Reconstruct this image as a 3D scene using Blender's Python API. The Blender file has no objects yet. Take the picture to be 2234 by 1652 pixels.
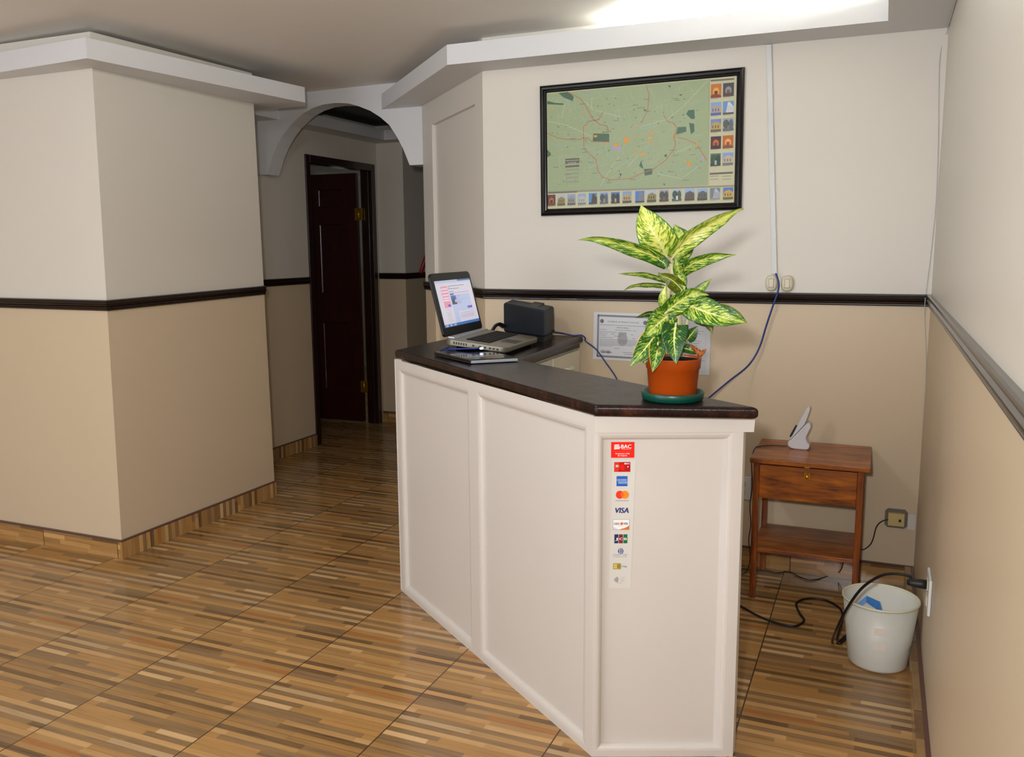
import bpy, bmesh, math, random
from mathutils import Vector, Matrix
R = math.radians
random.seed(7)
SC = bpy.context.scene
COL = SC.collection

# ------------------------------------------------------------------ camera
CAM_H = 1.5
FPX, CX, CY = 1892.3, 1117.0, 826.0
def cam_axes(yaw, pitch, roll):
    cy, sy, cp, sp = math.cos(yaw), math.sin(yaw), math.cos(pitch), math.sin(pitch)
    f = Vector((sy * cp, cy * cp, sp)); r = Vector((cy, -sy, 0)); u = r.cross(f)
    cr, sr = math.cos(roll), math.sin(roll)
    return cr * r + sr * u, -sr * r + cr * u, f
CR, CU, CF = cam_axes(R(-23.0217), R(-8.6234), R(-0.41502))
cam = bpy.data.objects.new('camera', bpy.data.cameras.new('camera'))
COL.objects.link(cam)
cam.matrix_world = Matrix(((CR.x, CU.x, -CF.x, 0), (CR.y, CU.y, -CF.y, 0), (CR.z, CU.z, -CF.z, CAM_H), (0, 0, 0, 1)))
cam.data.sensor_width = 36.0
cam.data.lens = FPX * 36.0 / 2234.0
cam.data.clip_start = 0.02
SC.camera = cam

# ------------------------------------------------------------------ view, world, lights
SC.view_settings.view_transform = 'Standard'
SC.view_settings.look = 'None'
SC.view_settings.gamma = 1.0
SC.view_settings.use_curve_mapping = False
SC.view_settings.exposure = 0.0
w = bpy.data.worlds.new('sky'); SC.world = w; w.use_nodes = True
w.node_tree.nodes['Background'].inputs[0].default_value = (0.75, 0.85, 1.0, 1)
w.node_tree.nodes['Background'].inputs[1].default_value = 0.6

def lamp(name, kind, loc, energy, color, size=None, rot=None, size_y=None):
    l = bpy.data.lights.new(name, kind); l.energy = energy; l.color = color
    if kind == 'AREA':
        l.size = size
        if size_y: l.shape = 'RECTANGLE'; l.size_y = size_y
    elif size: l.shadow_soft_size = size
    o = bpy.data.objects.new(name, l); COL.objects.link(o); o.location = loc
    if rot: o.rotation_euler = rot
    return o
fl_ = lamp('camera_flash', 'SPOT', (-0.10, -0.03, 1.64), 166, (1.0, 1.0, 1.02), 0.045)
fl_.data.spot_size = R(124); fl_.data.spot_blend = 1.0
fl_.rotation_euler = CF.to_track_quat('-Z', 'Y').to_euler()
# daylight coming through the glazed shop front behind the photographer
lamp('window_daylight', 'AREA', (-3.3, -2.0, 1.35), 112, (0.97, 1.0, 1.08), 3.2, (R(90), 0, 0), 2.2)
lamp('room_lamp', 'POINT', (-5.0, 7.4, 2.2), 7.0, (0.8, 0.92, 1.0), 0.1)

# ------------------------------------------------------------------ pixel helpers (photo pixel -> point on a known plane)
def ray(x, y):
    return CR * ((x - CX) / FPX) - CU * ((y - CY) / FPX) + CF
EYE = Vector((0, 0, CAM_H))
def atz(x, y, z=0.0):
    d = ray(x, y); return EYE + d * ((z - CAM_H) / d.z)
def aty(x, y, Y):
    d = ray(x, y); return EYE + d * (Y / d.y)
def atx(x, y, X):
    d = ray(x, y); return EYE + d * (X / d.x)
def atp(x, y, p, n):
    d = ray(x, y); return EYE + d * ((Vector(p) - EYE).dot(n) / d.dot(n))

# ------------------------------------------------------------------ materials
def lin(c):
    if isinstance(c, str):
        c = c.lstrip('#'); c = tuple(int(c[i:i + 2], 16) / 255 for i in (0, 2, 4))
    return tuple((v / 12.92 if v <= 0.04045 else ((v + 0.055) / 1.055) ** 2.4) for v in c[:3])
class NT:
    def __init__(s, name):
        s.m = bpy.data.materials.new(name); s.m.use_nodes = True
        s.t = s.m.node_tree; s.t.nodes.clear()
        s.out = s.t.nodes.new('ShaderNodeOutputMaterial')
        s.b = s.t.nodes.new('ShaderNodeBsdfPrincipled')
        s.t.links.new(s.b.outputs[0], s.out.inputs[0])
    def n(s, kind, **kw):
        nd = s.t.nodes.new(kind)
        for k, v in kw.items(): setattr(nd, k, v)
        return nd
    def put(s, sock, v):
        if hasattr(v, 'links') or isinstance(v, bpy.types.NodeSocket): s.t.links.new(v, sock)
        elif isinstance(v, (tuple, list)) and len(v) == 3 and sock.type == 'RGBA': sock.default_value = (*v, 1)
        else: sock.default_value = v
    def math(s, op, a, b=0.0, c=None):
        nd = s.n('ShaderNodeMath', operation=op); s.put(nd.inputs[0], a); s.put(nd.inputs[1], b)
        if c is not None: s.put(nd.inputs[2], c)
        return nd.outputs[0]
    def mix(s, f, a, b, mode='MIX'):
        nd = s.n('ShaderNodeMix', data_type='RGBA', blend_type=mode)
        s.put(nd.inputs[0], f); s.put(nd.inputs[6], a); s.put(nd.inputs[7], b); return nd.outputs[2]
    def pos(s):
        return s.n('ShaderNodeNewGeometry').outputs['Position']
    def sep(s, v):
        nd = s.n('ShaderNodeSeparateXYZ'); s.put(nd.inputs[0], v); return nd.outputs
    def comb(s, x, y, z=0.0):
        nd = s.n('ShaderNodeCombineXYZ')
        for i, v in enumerate((x, y, z)): s.put(nd.inputs[i], v)
        return nd.outputs[0]
    def noise(s, v, scale, detail=3.0, rough=0.5, dist=0.0):
        nd = s.n('ShaderNodeTexNoise'); s.put(nd.inputs['Vector'], v)
        nd.inputs['Scale'].default_value = scale; nd.inputs['Detail'].default_value = detail
        nd.inputs['Roughness'].default_value = rough; nd.inputs['Distortion'].default_value = dist
        return nd.outputs[0]
    def ramp(s, f, stops, interp='LINEAR'):
        nd = s.n('ShaderNodeValToRGB'); s.put(nd.inputs[0], f); cr = nd.color_ramp; cr.interpolation = interp
        while len(cr.elements) < len(stops): cr.elements.new(0.5)
        for e, (p, c) in zip(cr.elements, stops): e.position = p; e.color = (*c, 1) if len(c) == 3 else c
        return nd.outputs[0]
    def bump(s, hgt, strength, dist=0.01):
        nd = s.n('ShaderNodeBump'); s.put(nd.inputs['Height'], hgt)
        nd.inputs['Strength'].default_value = strength; nd.inputs['Distance'].default_value = dist
        s.t.links.new(nd.outputs[0], s.b.inputs['Normal'])
    def set(s, **kw):
        for k, v in kw.items(): s.put(s.b.inputs[k.replace('_', ' ')], v)
        return s
    def obj(s):
        return s.n('ShaderNodeTexCoord').outputs['Object']
def plain(name, c, rough=0.5, spec=0.5, metal=0.0, bump=0.0, bscale=200, coat=0.0, var=0.06):
    k = NT(name); c = lin(c)
    v = k.noise(k.pos(), 6.0, 4)
    col = k.mix(v, tuple(x * (1 - var) for x in c), tuple(min(1, x * (1 + var)) for x in c))
    k.set(Base_Color=col, Roughness=rough, Metallic=metal); k.b.inputs['Specular IOR Level'].default_value = spec
    if coat: k.b.inputs['Coat Weight'].default_value = coat
    if bump: k.bump(k.noise(k.pos(), bscale, 3), bump, 0.002)
    return k.m
M = {}
def wall_paint():
    k = NT('two_tone_wall_paint'); p = k.pos(); z = k.sep(p)[2]
    up, lo = lin('#d6d0c4'), lin('#ccb99c')
    c = k.mix(k.math('GREATER_THAN', z, 1.262), lo, up)
    st = k.noise(p, 1.7, 5, 0.6)
    c = k.mix(k.math('MULTIPLY', st, 0.12), c, k.mix(0.5, c, lin('#a89878')))
    k.set(Base_Color=c, Roughness=0.42); k.b.inputs['Specular IOR Level'].default_value = 0.35
    k.bump(k.noise(p, 90, 4), 0.12, 0.002); return k.m
M['wall'] = wall_paint()
M['white_paint'] = plain('white_ceiling_paint', '#d2d2d2', 0.5, 0.35, bump=0.08, bscale=80, var=0.02)
M['ceiling'] = plain('ceiling_paint', '#e4dfd7', 0.6, 0.3, bump=0.08, bscale=60, var=0.02)
M['shade_ceiling'] = plain('corridor_shade_grey', '#4c4a48', 0.6, 0.3)  # dark grey carries the corridor's shade in its colour
M['diag_panel'] = plain('beige_panel_paint', '#d3ccbd', 0.45, 0.35, var=0.03)
M['counter_white'] = plain('glossy_white_counter_paint', '#cdc6bd', 0.3, 0.5, bump=0.10, bscale=35, var=0.02)
M['cream'] = plain('cream_drawer_paint', '#d8d2ba', 0.35, 0.5, bump=0.08, bscale=40)
M['rail'] = plain('dark_stained_rail', '#1d110c', 0.28, 0.5, coat=0.3)
def strips(name, mode):
    """laminate-look tile: narrow strips of mixed browns; mode floor / side (strips stand) / long (strips lie)"""
    k = NT(name); p = k.sep(k.pos()); x, y, z = p[0], p[1], p[2]
    T = 0.5095
    if mode == 'floor':
        tx = k.math('DIVIDE', k.math('ADD', x, 2.385), T); ty = k.math('DIVIDE', k.math('SUBTRACT', y, 2.54), T)
    elif mode == 'side':
        tx = k.math('DIVIDE', z, T); ty = k.math('DIVIDE', y, T)
    elif mode == 'long_x':
        tx = k.math('DIVIDE', k.math('ADD', x, 3.89), T); ty = k.math('DIVIDE', z, T)
    else:
        tx = k.math('DIVIDE', k.math('ADD', y, 0.31), T); ty = k.math('DIVIDE', z, T)
    fl = k.math('FLOOR', ty); odd = k.math('MODULO', k.math('ADD', fl, 100.0), 2.0)
    fx = k.math('FRACT', tx); fy = k.math('FRACT', ty)
    gx = k.math('MINIMUM', fx, k.math('SUBTRACT', 1.0, fx)); gy = k.math('MINIMUM', fy, k.math('SUBTRACT', 1.0, fy))
    def flip(f):
        return k.math('ADD', k.math('MULTIPLY', f, k.math('SUBTRACT', 1.0, odd)), k.math('MULTIPLY', k.math('SUBTRACT', 1.0, f), odd))
    fx2, fy2 = flip(fx), flip(fy)
    row = k.math('FLOOR', k.math('MULTIPLY', fy2, 21.0))
    def wn(a, b):
        nd = k.n('ShaderNodeTexWhiteNoise', noise_dimensions='2D'); k.put(nd.inputs['Vector'], k.comb(a, b)); return nd.outputs[0]
    r1, r2 = wn(row, 3.3), wn(row, 9.7)
    seg = k.math('FLOOR', k.math('DIVIDE', k.math('ADD', fx2, k.math('MULTIPLY', r1, 0.9)), k.math('ADD', 0.34, k.math('MULTIPLY', r2, 0.75))))
    r = wn(k.math('ADD', row, 0.5), k.math('ADD', seg, 17.5))
    r = k.math('ADD', k.math('MULTIPLY', r, 0.5), k.math('MULTIPLY', k.math('MODULO', k.math('ADD', row, k.math('ROUND', wn(row, 31.7))), 2.0), 0.5))
    cream, tan, lt, orange, grey, dark = (lin(c) for c in ('#cfae80', '#b98f58', '#a67c48', '#9a602c', '#7c6244', '#4c3826'))
    base = k.ramp(r, [(0, dark), (0.10, grey), (0.27, orange), (0.40, lt), (0.50, tan), (0.68, lt), (0.80, lin('#c49c68')), (0.94, cream)], 'CONSTANT')
    if mode in ('floor', 'long_x'): st = k.comb(k.math('MULTIPLY', x, 3.0), k.math('MULTIPLY', y, 60.0), k.math('MULTIPLY', z, 60.0))
    elif mode == 'side': st = k.comb(0.0, k.math('MULTIPLY', y, 60.0), k.math('MULTIPLY', z, 4.0))
    else: st = k.comb(0.0, k.math('MULTIPLY', y, 3.0), k.math('MULTIPLY', z, 60.0))
    g = k.noise(st, 1.5, 5, 0.65)
    base = k.mix(1.0, base, k.ramp(wn(k.math('ADD', row, 40.5), k.math('ADD', seg, 3.5)), [(0.0, (.76, .78, .82)), (0.5, (1, 1, 1)), (1.0, (1.16, 1.13, 1.06))]), 'MULTIPLY')
    rowf = k.math('FRACT', k.math('MULTIPLY', fy2, 21.0))
    base = k.mix(k.math('MULTIPLY', k.math('LESS_THAN', rowf, 0.09), 0.22), base, lin('#4c3826'))
    g2 = k.ramp(g, [(0.34, lin('#7a5c38')), (0.5, lin('#b48a54')), (0.62, lin('#c29a62')), (0.72, lin('#96653a'))])
    base = k.mix(0.26, base, g2)
    groutx = k.math('LESS_THAN', gx, 0.0045); grouty = k.math('MULTIPLY', k.math('LESS_THAN', gy, 0.003), 0.55)
    gr = k.math('MAXIMUM', groutx, grouty)
    if mode in ('side', 'long_x', 'long_y'): gr = k.math('MULTIPLY', groutx, 1.0 if mode != 'side' else 0.0)
    base = k.mix(gr, base, lin('#4a3524'))
    if mode != 'floor':
        base = k.mix(k.math('GREATER_THAN', z, 0.086) if mode != 'long_y' else k.math('GREATER_THAN', x, 0.181), base, lin('#5a3c34'))
    k.set(Base_Color=base, Roughness=0.16 if mode == 'floor' else 0.22); k.b.inputs['Specular IOR Level'].default_value = 0.5
    k.bump(k.math('SUBTRACT', 1.0, gr), 0.25, 0.0015)
    return k.m
M['floor'] = strips('strip_tile_floor', 'floor')
M['base_side'] = strips('strip_tile_base_standing', 'side')
M['base_x'] = strips('strip_tile_base_lying', 'long_x')
M['base_y'] = strips('strip_tile_base_right', 'long_y')
def wood(name, c1, c2, rough, axis=(2, 30, 30), scale=2.0, coat=0.3, bump=0.05, glint=None):
    k = NT(name); p = k.sep(k.pos())
    v = k.comb(*[k.math('MULTIPLY', p[i], float(axis[i])) for i in range(3)])
    g = k.noise(v, scale, 6, 0.65, 0.6); big = k.noise(k.pos(), 9.0, 3)
    c = k.ramp(k.math('ADD', k.math('MULTIPLY', g, 0.75), k.math('MULTIPLY', big, 0.25)), [(0.36, lin(c1)), (0.64, lin(c2))])
    k.set(Base_Color=c, Roughness=rough); k.b.inputs['Coat Weight'].default_value = coat; k.b.inputs['Coat Roughness'].default_value = 0.12
    k.bump(g, bump, 0.002); return k.m
def countertop_mat():
    k = NT('dark_varnished_countertop'); p = k.pos()
    g = k.noise(p, 14, 5, 0.6); f = k.noise(p, 55, 4, 0.6)
    wear = k.ramp(k.math('ADD', k.math('MULTIPLY', g, 0.6), k.math('MULTIPLY', f, 0.4)), [(0.47, lin('#1a0d09')), (0.6, lin('#33180f')), (0.72, lin('#5a2c18'))])
    nz = k.sep(k.n('ShaderNodeNewGeometry').outputs['Normal'])[2]
    c = k.mix(k.math('GREATER_THAN', nz, 0.9), wear, k.mix(g, lin('#120805'), lin('#20100b')))
    k.set(Base_Color=c, Roughness=k.math('ADD', 0.18, k.math('MULTIPLY', g, 0.14)))
    k.b.inputs['Specular IOR Level'].default_value = 0.26; k.b.inputs['Coat Weight'].default_value = 0.0; k.b.inputs['Coat Roughness'].default_value = 0.12
    gr_ = k.sep(p); gv = k.comb(k.math('MULTIPLY', k.math('ADD', k.math('MULTIPLY', gr_[0], 0.79), k.math('MULTIPLY', gr_[1], -0.61)), 22.0), k.math('MULTIPLY', k.math('ADD', k.math('MULTIPLY', gr_[0], 0.61), k.math('MULTIPLY', gr_[1], 0.79)), 75.0), 0.0)
    k.bump(k.math('ADD', k.noise(gv, 1.6, 5, 0.65), k.math('MULTIPLY', k.noise(p, 20, 3), 0.6)), 0.34, 0.004); return k.m
M['countertop'] = countertop_mat()
M['stand_wood'] = wood('reddish_varnished_wood', '#54200a', '#b3640f', 0.34, (3, 22, 22), 1.3, 0.08)
M['stand_leg'] = wood('reddish_leg_wood', '#50200a', '#964a0a', 0.34, (40, 40, 4), 1.6, 0.1)
M['door_wood'] = wood('dark_mahogany', '#260806', '#3c0d08', 0.3, (30, 30, 3), 1.5, bump=0.1)
M['door_frame'] = wood('dark_frame_wood', '#1a0907', '#2c100b', 0.3, (30, 30, 3), 1.5)
M['brass'] = plain('brass', '#c89a2a', 0.3, 0.5, 0.9)
M['black_gloss'] = plain('black_gloss_plastic', '#0c0c0d', 0.12, 0.5, coat=0.3)
M['frame_black'] = plain('black_lacquer_frame', '#0a0807', 0.22, 0.35)
M['black_matte'] = plain('black_plastic', '#121214', 0.5)
M['printer'] = plain('blue_black_plastic', '#1c222b', 0.55, 0.4, bump=0.08, bscale=700)
M['printer_top'] = plain('charcoal_plastic', '#2b2c2c', 0.45, 0.4, bump=0.08, bscale=700)
M['silver'] = plain('brushed_taupe_metal', '#7d7666', 0.35, 0.5, 0.55)
M['light_silver'] = plain('light_grey_plastic', '#aeb3ba', 0.3, 0.5, 0.3)
M['bezel'] = plain('dark_bezel', '#161616', 0.4, 0.25)
M['key'] = plain('black_keys', '#121110', 0.6, 0.2)
M['blue_cable'] = plain('blue_cable', '#122c78', 0.4)
M['black_cable'] = plain('black_cable', '#0e0d10', 0.4)
M['grey_cable'] = plain('grey_wire', '#bdbfbe', 0.5)
M['duct'] = plain('white_plastic_duct', '#cfd0cc', 0.4)
M['ivory'] = plain('ivory_plastic', '#cfc6ad', 0.35, var=0.02)
M['rocker_gap'] = plain('ivory_shadow_gap', '#8f8770', 0.5)
M['almond'] = plain('almond_plastic', '#c9b376', 0.4, var=0.03)
M['white_plastic'] = plain('white_plastic', '#d8d8d4', 0.35, var=0.02)
M['phone'] = plain('pearl_phone_plastic', '#cfcdd0', 0.35, var=0.02)
M['grey_plaster'] = plain('grey_plaster', '#6f675b', 0.8, bump=0.3, bscale=120)
M['white_plaster'] = plain('white_plaster', '#d2cdc4', 0.8, bump=0.3, bscale=120)
M['bin'] = plain('white_bin_plastic', '#d6d6cc', 0.38, var=0.02)
M['bin_rim'] = plain('cream_bin_rim', '#d9d4b8', 0.38, var=0.02)
M['pot'] = plain('orange_pot_plastic', '#a8440a', 0.32, 0.5, var=0.05)
M['saucer'] = plain('green_saucer_plastic', '#034236', 0.35, 0.5, var=0.05)
M['soil'] = plain('potting_soil', '#1a120c', 0.95, 0.1, bump=1.0, bscale=150)
M['stem'] = plain('cream_plant_stem', '#cdc493', 0.45, var=0.12)
M['dry'] = plain('dry_orange_leaf', '#a5581a', 0.6, var=0.3)
M['red'] = plain('red_pole_plastic', '#8a0a08', 0.4)
M['glass'] = None
def mix_clear(name, rough, fac):
    k = NT(name); tr = k.n('ShaderNodeBsdfTransparent'); gl = k.n('ShaderNodeBsdfGlossy'); gl.inputs['Roughness'].default_value = rough
    mx = k.n('ShaderNodeMixShader'); mx.inputs[0].default_value = fac
    k.t.links.new(tr.outputs[0], mx.inputs[1]); k.t.links.new(gl.outputs[0], mx.inputs[2]); k.t.links.new(mx.outputs[0], k.out.inputs[0]); return k.m
M['glass'] = mix_clear('window_glass', 0.02, 0.08)
def art_mat(name, rough=0.5, emit=0.0, spec=0.4, coat=0.0):
    k = NT(name); at = k.n('ShaderNodeVertexColor', layer_name='Col').outputs[0]
    if emit:
        k.set(Base_Color=(0.01, 0.01, 0.01), Roughness=0.2, Emission_Color=at, Emission_Strength=emit)
    else: k.set(Base_Color=at, Roughness=rough)
    k.b.inputs['Specular IOR Level'].default_value = spec
    if coat: k.b.inputs['Coat Weight'].default_value = coat
    return k.m
M['print'] = art_mat('printed_paper', 0.55, spec=0.25)
M['map_print'] = art_mat('printed_map_under_glass', 0.4, spec=0.4, coat=0.0)
M['decal'] = art_mat('printed_decal', 0.3)
M['screen'] = art_mat('lit_screen', emit=0.85)
def emis(name, c, s):
    k = NT(name); k.set(Base_Color=(0.8, 0.8, 0.8), Emission_Color=c, Emission_Strength=s); return k.m
M['tube'] = emis('fluorescent_tube', (0.97, 1.0, 0.94), 76.0)
M['globe'] = emis('fill_globe_glow', (0.95, 1.0, 1.06), 72.0)  # glow of the added fill globe
M['led'] = emis('blue_white_led', (0.6, 0.68, 1.0), 1.6)
def leaf_mat(name, pale, mid, dark, amount, edge=None):
    k = NT(name); uv = k.n('ShaderNodeTexCoord').outputs['UV']; q = k.sep(uv); u, v = q[0], q[1]
    au = k.math('ABSOLUTE', k.math('SUBTRACT', u, 0.5))
    # spots run along the side veins: skew v by distance from the midrib
    vv = k.math('SUBTRACT', v, k.math('MULTIPLY', au, 0.55))
    n1 = k.noise(k.comb(k.math('MULTIPLY', u, 5.0), k.math('MULTIPLY', vv, 26.0), k.n('ShaderNodeObjectInfo').outputs['Random']), 1.0, 5, 0.65, 0.4)
    n2 = k.noise(k.comb(k.math('MULTIPLY', u, 16.0), k.math('MULTIPLY', vv, 60.0), 4.0), 1.0, 3, 0.6)
    f = k.math('ADD', k.math('MULTIPLY', n1, 2.0), k.math('MULTIPLY', n2, 0.9))
    f = k.math('ADD', f, k.math('MULTIPLY', k.math('SUBTRACT', au, 0.2), 0.55))
    f = k.math('ADD', f, 0.5 - amount - 0.95)
    c = k.ramp(f, [(0.42, lin(pale)), (0.5, lin(mid)), (0.58, lin(dark))])
    rib = k.math('LESS_THAN', au, k.math('ADD', 0.008, k.math('MULTIPLY', k.math('SUBTRACT', 1.0, v), 0.035)))
    c = k.mix(rib, c, lin('#d6d88a'))
    marg = k.math('GREATER_THAN', au, 0.47)
    c = k.mix(marg, c, lin(edge or dark))
    k.set(Base_Color=c, Roughness=0.34); k.b.inputs['Specular IOR Level'].default_value = 0.45
    k.bump(k.math('SINE', k.math('MULTIPLY', vv, 90.0)), 0.15, 0.002)
    k.b.inputs['Subsurface Weight'].default_value = 0.0
    return k.m
M['leaf_pale'] = leaf_mat('variegated_leaf_pale', '#d2d46a', '#9cb02c', '#4e7a14', 0.56)
M['leaf_mid'] = leaf_mat('variegated_leaf_mid', '#bccb55', '#7ba01e', '#2c5c10', 0.47)
M['leaf_green'] = leaf_mat('variegated_leaf_green', '#a8c040', '#4f8a1c', '#144410', 0.32)
M['leaf_yellow_edge'] = leaf_mat('variegated_leaf_yellow_edge', '#a8c040', '#4f8a1c', '#1c4c10', 0.40, '#d09a18')
M['leaf_olive'] = leaf_mat('olive_leaf', '#7a8420', '#5c6a14', '#4a5410', 0.45)

# ------------------------------------------------------------------ mesh helpers
class MB:
    def __init__(s): s.v = []; s.f = []; s.m = []; s.uv = {}; s.col = {}; s.smooth = []
    def add(s, vs, fs, mi=0, smooth=False):
        o = len(s.v); s.v += [Vector(v) for v in vs]
        for f in fs: s.f.append([o + i for i in f]); s.m.append(mi); s.smooth.append(smooth)
        return o
    def quad(s, a, b, c, d, mi=0): s.add((a, b, c, d), ((0, 1, 2, 3),), mi)
    def box(s, lo, hi, mi=0):
        x0, y0, z0 = lo; x1, y1, z1 = hi
        s.add([(x0, y0, z0), (x1, y0, z0), (x1, y1, z0), (x0, y1, z0), (x0, y0, z1), (x1, y0, z1), (x1, y1, z1), (x0, y1, z1)],
              [(3, 2, 1, 0), (4, 5, 6, 7), (0, 1, 5, 4), (1, 2, 6, 5), (2, 3, 7, 6), (3, 0, 4, 7)], mi)
    def hexa(s, b, t, mi=0):
        """four bottom corners (anticlockwise from above) and four top corners"""
        s.add(list(b) + list(t), [(3, 2, 1, 0), (4, 5, 6, 7), (0, 1, 5, 4), (1, 2, 6, 5), (2, 3, 7, 6), (3, 0, 4, 7)], mi)
    def prism(s, poly, z0, z1, mi=0):
        n = len(poly); vs = [(p[0], p[1], z0) for p in poly] + [(p[0], p[1], z1) for p in poly]
        s.add(vs, [tuple(range(n - 1, -1, -1)), tuple(range(n, 2 * n))] + [(i, (i + 1) % n, n + (i + 1) % n, n + i) for i in range(n)], mi)
    def extrude(s, poly, d, mi=0):
        """planar polygon of points pushed along the vector d"""
        n = len(poly); d = Vector(d); vs = [Vector(p) for p in poly]; vs += [p + d for p in vs]
        s.add(vs, [tuple(range(n - 1, -1, -1)), tuple(range(n, 2 * n))] + [(i, (i + 1) % n, n + (i + 1) % n, n + i) for i in range(n)], mi)
    def tube(s, pts, r, seg=10, mi=0, cap=True, flat=1.0):
        pts = [Vector(p) for p in pts]; n = len(pts); rs = r if isinstance(r, (list, tuple)) else [r] * n
        ref = None; vs = []
        for i, p in enumerate(pts):
            t = (pts[min(i + 1, n - 1)] - pts[max(i - 1, 0)]).normalized()
            if ref is None:
                ref = Vector((0, 0, 1)) if abs(t.z) < 0.9 else Vector((1, 0, 0))
            a = ref - t * ref.dot(t)
            if a.length < 1e-5: a = t.orthogonal()
            a.normalize(); b = t.cross(a); ref = a
            for j in range(seg):
                q = 2 * math.pi * j / seg; vs.append(p + a * (math.cos(q) * rs[i] * flat) + b * (math.sin(q) * rs[i]))
        fs = [(i * seg + j, i * seg + (j + 1) % seg, (i + 1) * seg + (j + 1) % seg, (i + 1) * seg + j) for i in range(n - 1) for j in range(seg)]
        if cap: fs += [tuple(range(seg - 1, -1, -1)), tuple((n - 1) * seg + j for j in range(seg))]
        s.add(vs, fs, mi, True)
    def lathe(s, prof, c, seg=48, mi=0):
        """profile of (radius, z) turned around the vertical through c"""
        vs = []; n = len(prof)
        for r_, z in prof:
            for j in range(seg):
                q = 2 * math.pi * j / seg; vs.append((c[0] + r_ * math.cos(q), c[1] + r_ * math.sin(q), c[2] + z))
        s.add(vs, [(i * seg + j, i * seg + (j + 1) % seg, (i + 1) * seg + (j + 1) % seg, (i + 1) * seg + j) for i in range(n - 1) for j in range(seg)], mi, True)
    def art(s, polys):
        """list of (points, faces, colour) -> faces with a colour each"""
        for vs, fs, c in polys:
            k = len(s.f); s.add(vs, fs)
            for i in range(k, len(s.f)): s.col[i] = c
    def build(s, name, mats, parent=None, origin=None, bevel=0.0, bseg=2, sub=0, auto=False, angle=30):
        mats = mats if isinstance(mats, (list, tuple)) else [mats]
        root = parent
        while root is not None and root.parent is not None: root = root.parent
        off = Vector(root.location) if root is not None else (Vector(origin) if origin is not None else None)
        if off is None:
            xs = [v.x for v in s.v]; ys = [v.y for v in s.v]
            off = Vector(((min(xs) + max(xs)) / 2, (min(ys) + max(ys)) / 2, min(v.z for v in s.v)))
        me = bpy.data.meshes.new(name)
        me.from_pydata([tuple(v - off) for v in s.v], [], s.f)
        for m in mats: me.materials.append(m)
        for i, p in enumerate(me.polygons): p.material_index = s.m[i]; p.use_smooth = s.smooth[i]
        if s.col:
            ca = me.color_attributes.new('Col', 'FLOAT_COLOR', 'CORNER')
            for i, p in enumerate(me.polygons):
                c = s.col.get(i, (0.5, 0.5, 0.5))
                for li in p.loop_indices: ca.data[li].color = (*c, 1)
        if s.uv:
            uvl = me.uv_layers.new(name='UVMap')
            for lp in me.loops: uvl.data[lp.index].uv = s.uv.get(lp.vertex_index, (0.5, 0.5))
        me.validate(clean_customdata=False); me.update()
        o = bpy.data.objects.new(name, me); COL.objects.link(o)
        if parent is not None: o.parent = parent
        else: o.location = off
        if bevel:
            md = o.modifiers.new('bevel', 'BEVEL'); md.width = bevel; md.segments = bseg; md.limit_method = 'ANGLE'; md.angle_limit = R(angle)
            md.harden_normals = False
            for p in me.polygons: p.use_smooth = True
            es = o.modifiers.new('normals', 'WEIGHTED_NORMAL'); es.keep_sharp = True
        if sub:
            md = o.modifiers.new('sub', 'SUBSURF'); md.levels = sub; md.render_levels = sub
        return o
def tag(o, label, cat, group=None, kind=None):
    o['label'] = label; o['category'] = cat
    if group: o['group'] = group
    if kind: o['kind'] = kind
    return o
def struct(o, label, cat='wall'):
    return tag(o, label, cat, kind='structure')
def thing(name, label, cat, loc, group=None):
    o = bpy.data.objects.new(name, None); o.empty_display_size = 0.1; COL.objects.link(o); o.location = loc
    return tag(o, label, cat, group)
def bez(pts, n=8):
    """Catmull-Rom through the points"""
    P = [Vector(p) for p in pts]; out = []
    for i in range(len(P) - 1):
        p0, p1, p2, p3 = P[max(i - 1, 0)], P[i], P[i + 1], P[min(i + 2, len(P) - 1)]
        for j in range(n):
            t = j / n
            out.append(0.5 * ((2 * p1) + (p2 - p0) * t + (2 * p0 - 5 * p1 + 4 * p2 - p3) * t * t + (3 * p1 - p0 - 3 * p2 + p3) * t ** 3))
    out.append(P[-1]); return out

def paneled(b, P, Wd, z0, z1, openings, bev, dep, mi=0, steps=4):
    """flat face with recessed rectangular panels; P(u, z, d) maps to the world, d<0 goes inward"""
    us = sorted({0.0, Wd} | {o[0] for o in openings} | {o[1] for o in openings})
    zs = sorted({z0, z1} | {o[2] for o in openings} | {o[3] for o in openings})
    for i in range(len(us) - 1):
        for j in range(len(zs) - 1):
            uc, zc = (us[i] + us[i + 1]) / 2, (zs[j] + zs[j + 1]) / 2
            if any(o[0] < uc < o[1] and o[2] < zc < o[3] for o in openings): continue
            b.quad(P(us[i], zs[j], 0), P(us[i + 1], zs[j], 0), P(us[i + 1], zs[j + 1], 0), P(us[i], zs[j + 1], 0), mi)
    for o in openings:
        bv = o[4] if len(o) > 4 else bev
        rings = []
        for s_ in range(steps + 1):
            q = s_ / steps * math.pi / 2
            i_ = bv * math.sin(q); d_ = -dep * (1 - math.cos(q))
            bt = o[5] if len(o) > 5 else bv
            it = bt * math.sin(q)
            rings.append([P(o[0] + i_, o[2] + i_, d_), P(o[1] - i_, o[2] + i_, d_), P(o[1] - i_, o[3] - it, d_), P(o[0] + i_, o[3] - it, d_)])
        for r0, r1 in zip(rings, rings[1:]):
            for j in range(4): b.quad(r0[j], r0[(j + 1) % 4], r1[(j + 1) % 4], r1[j], mi)
        b.quad(*rings[-1], mi)

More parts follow.
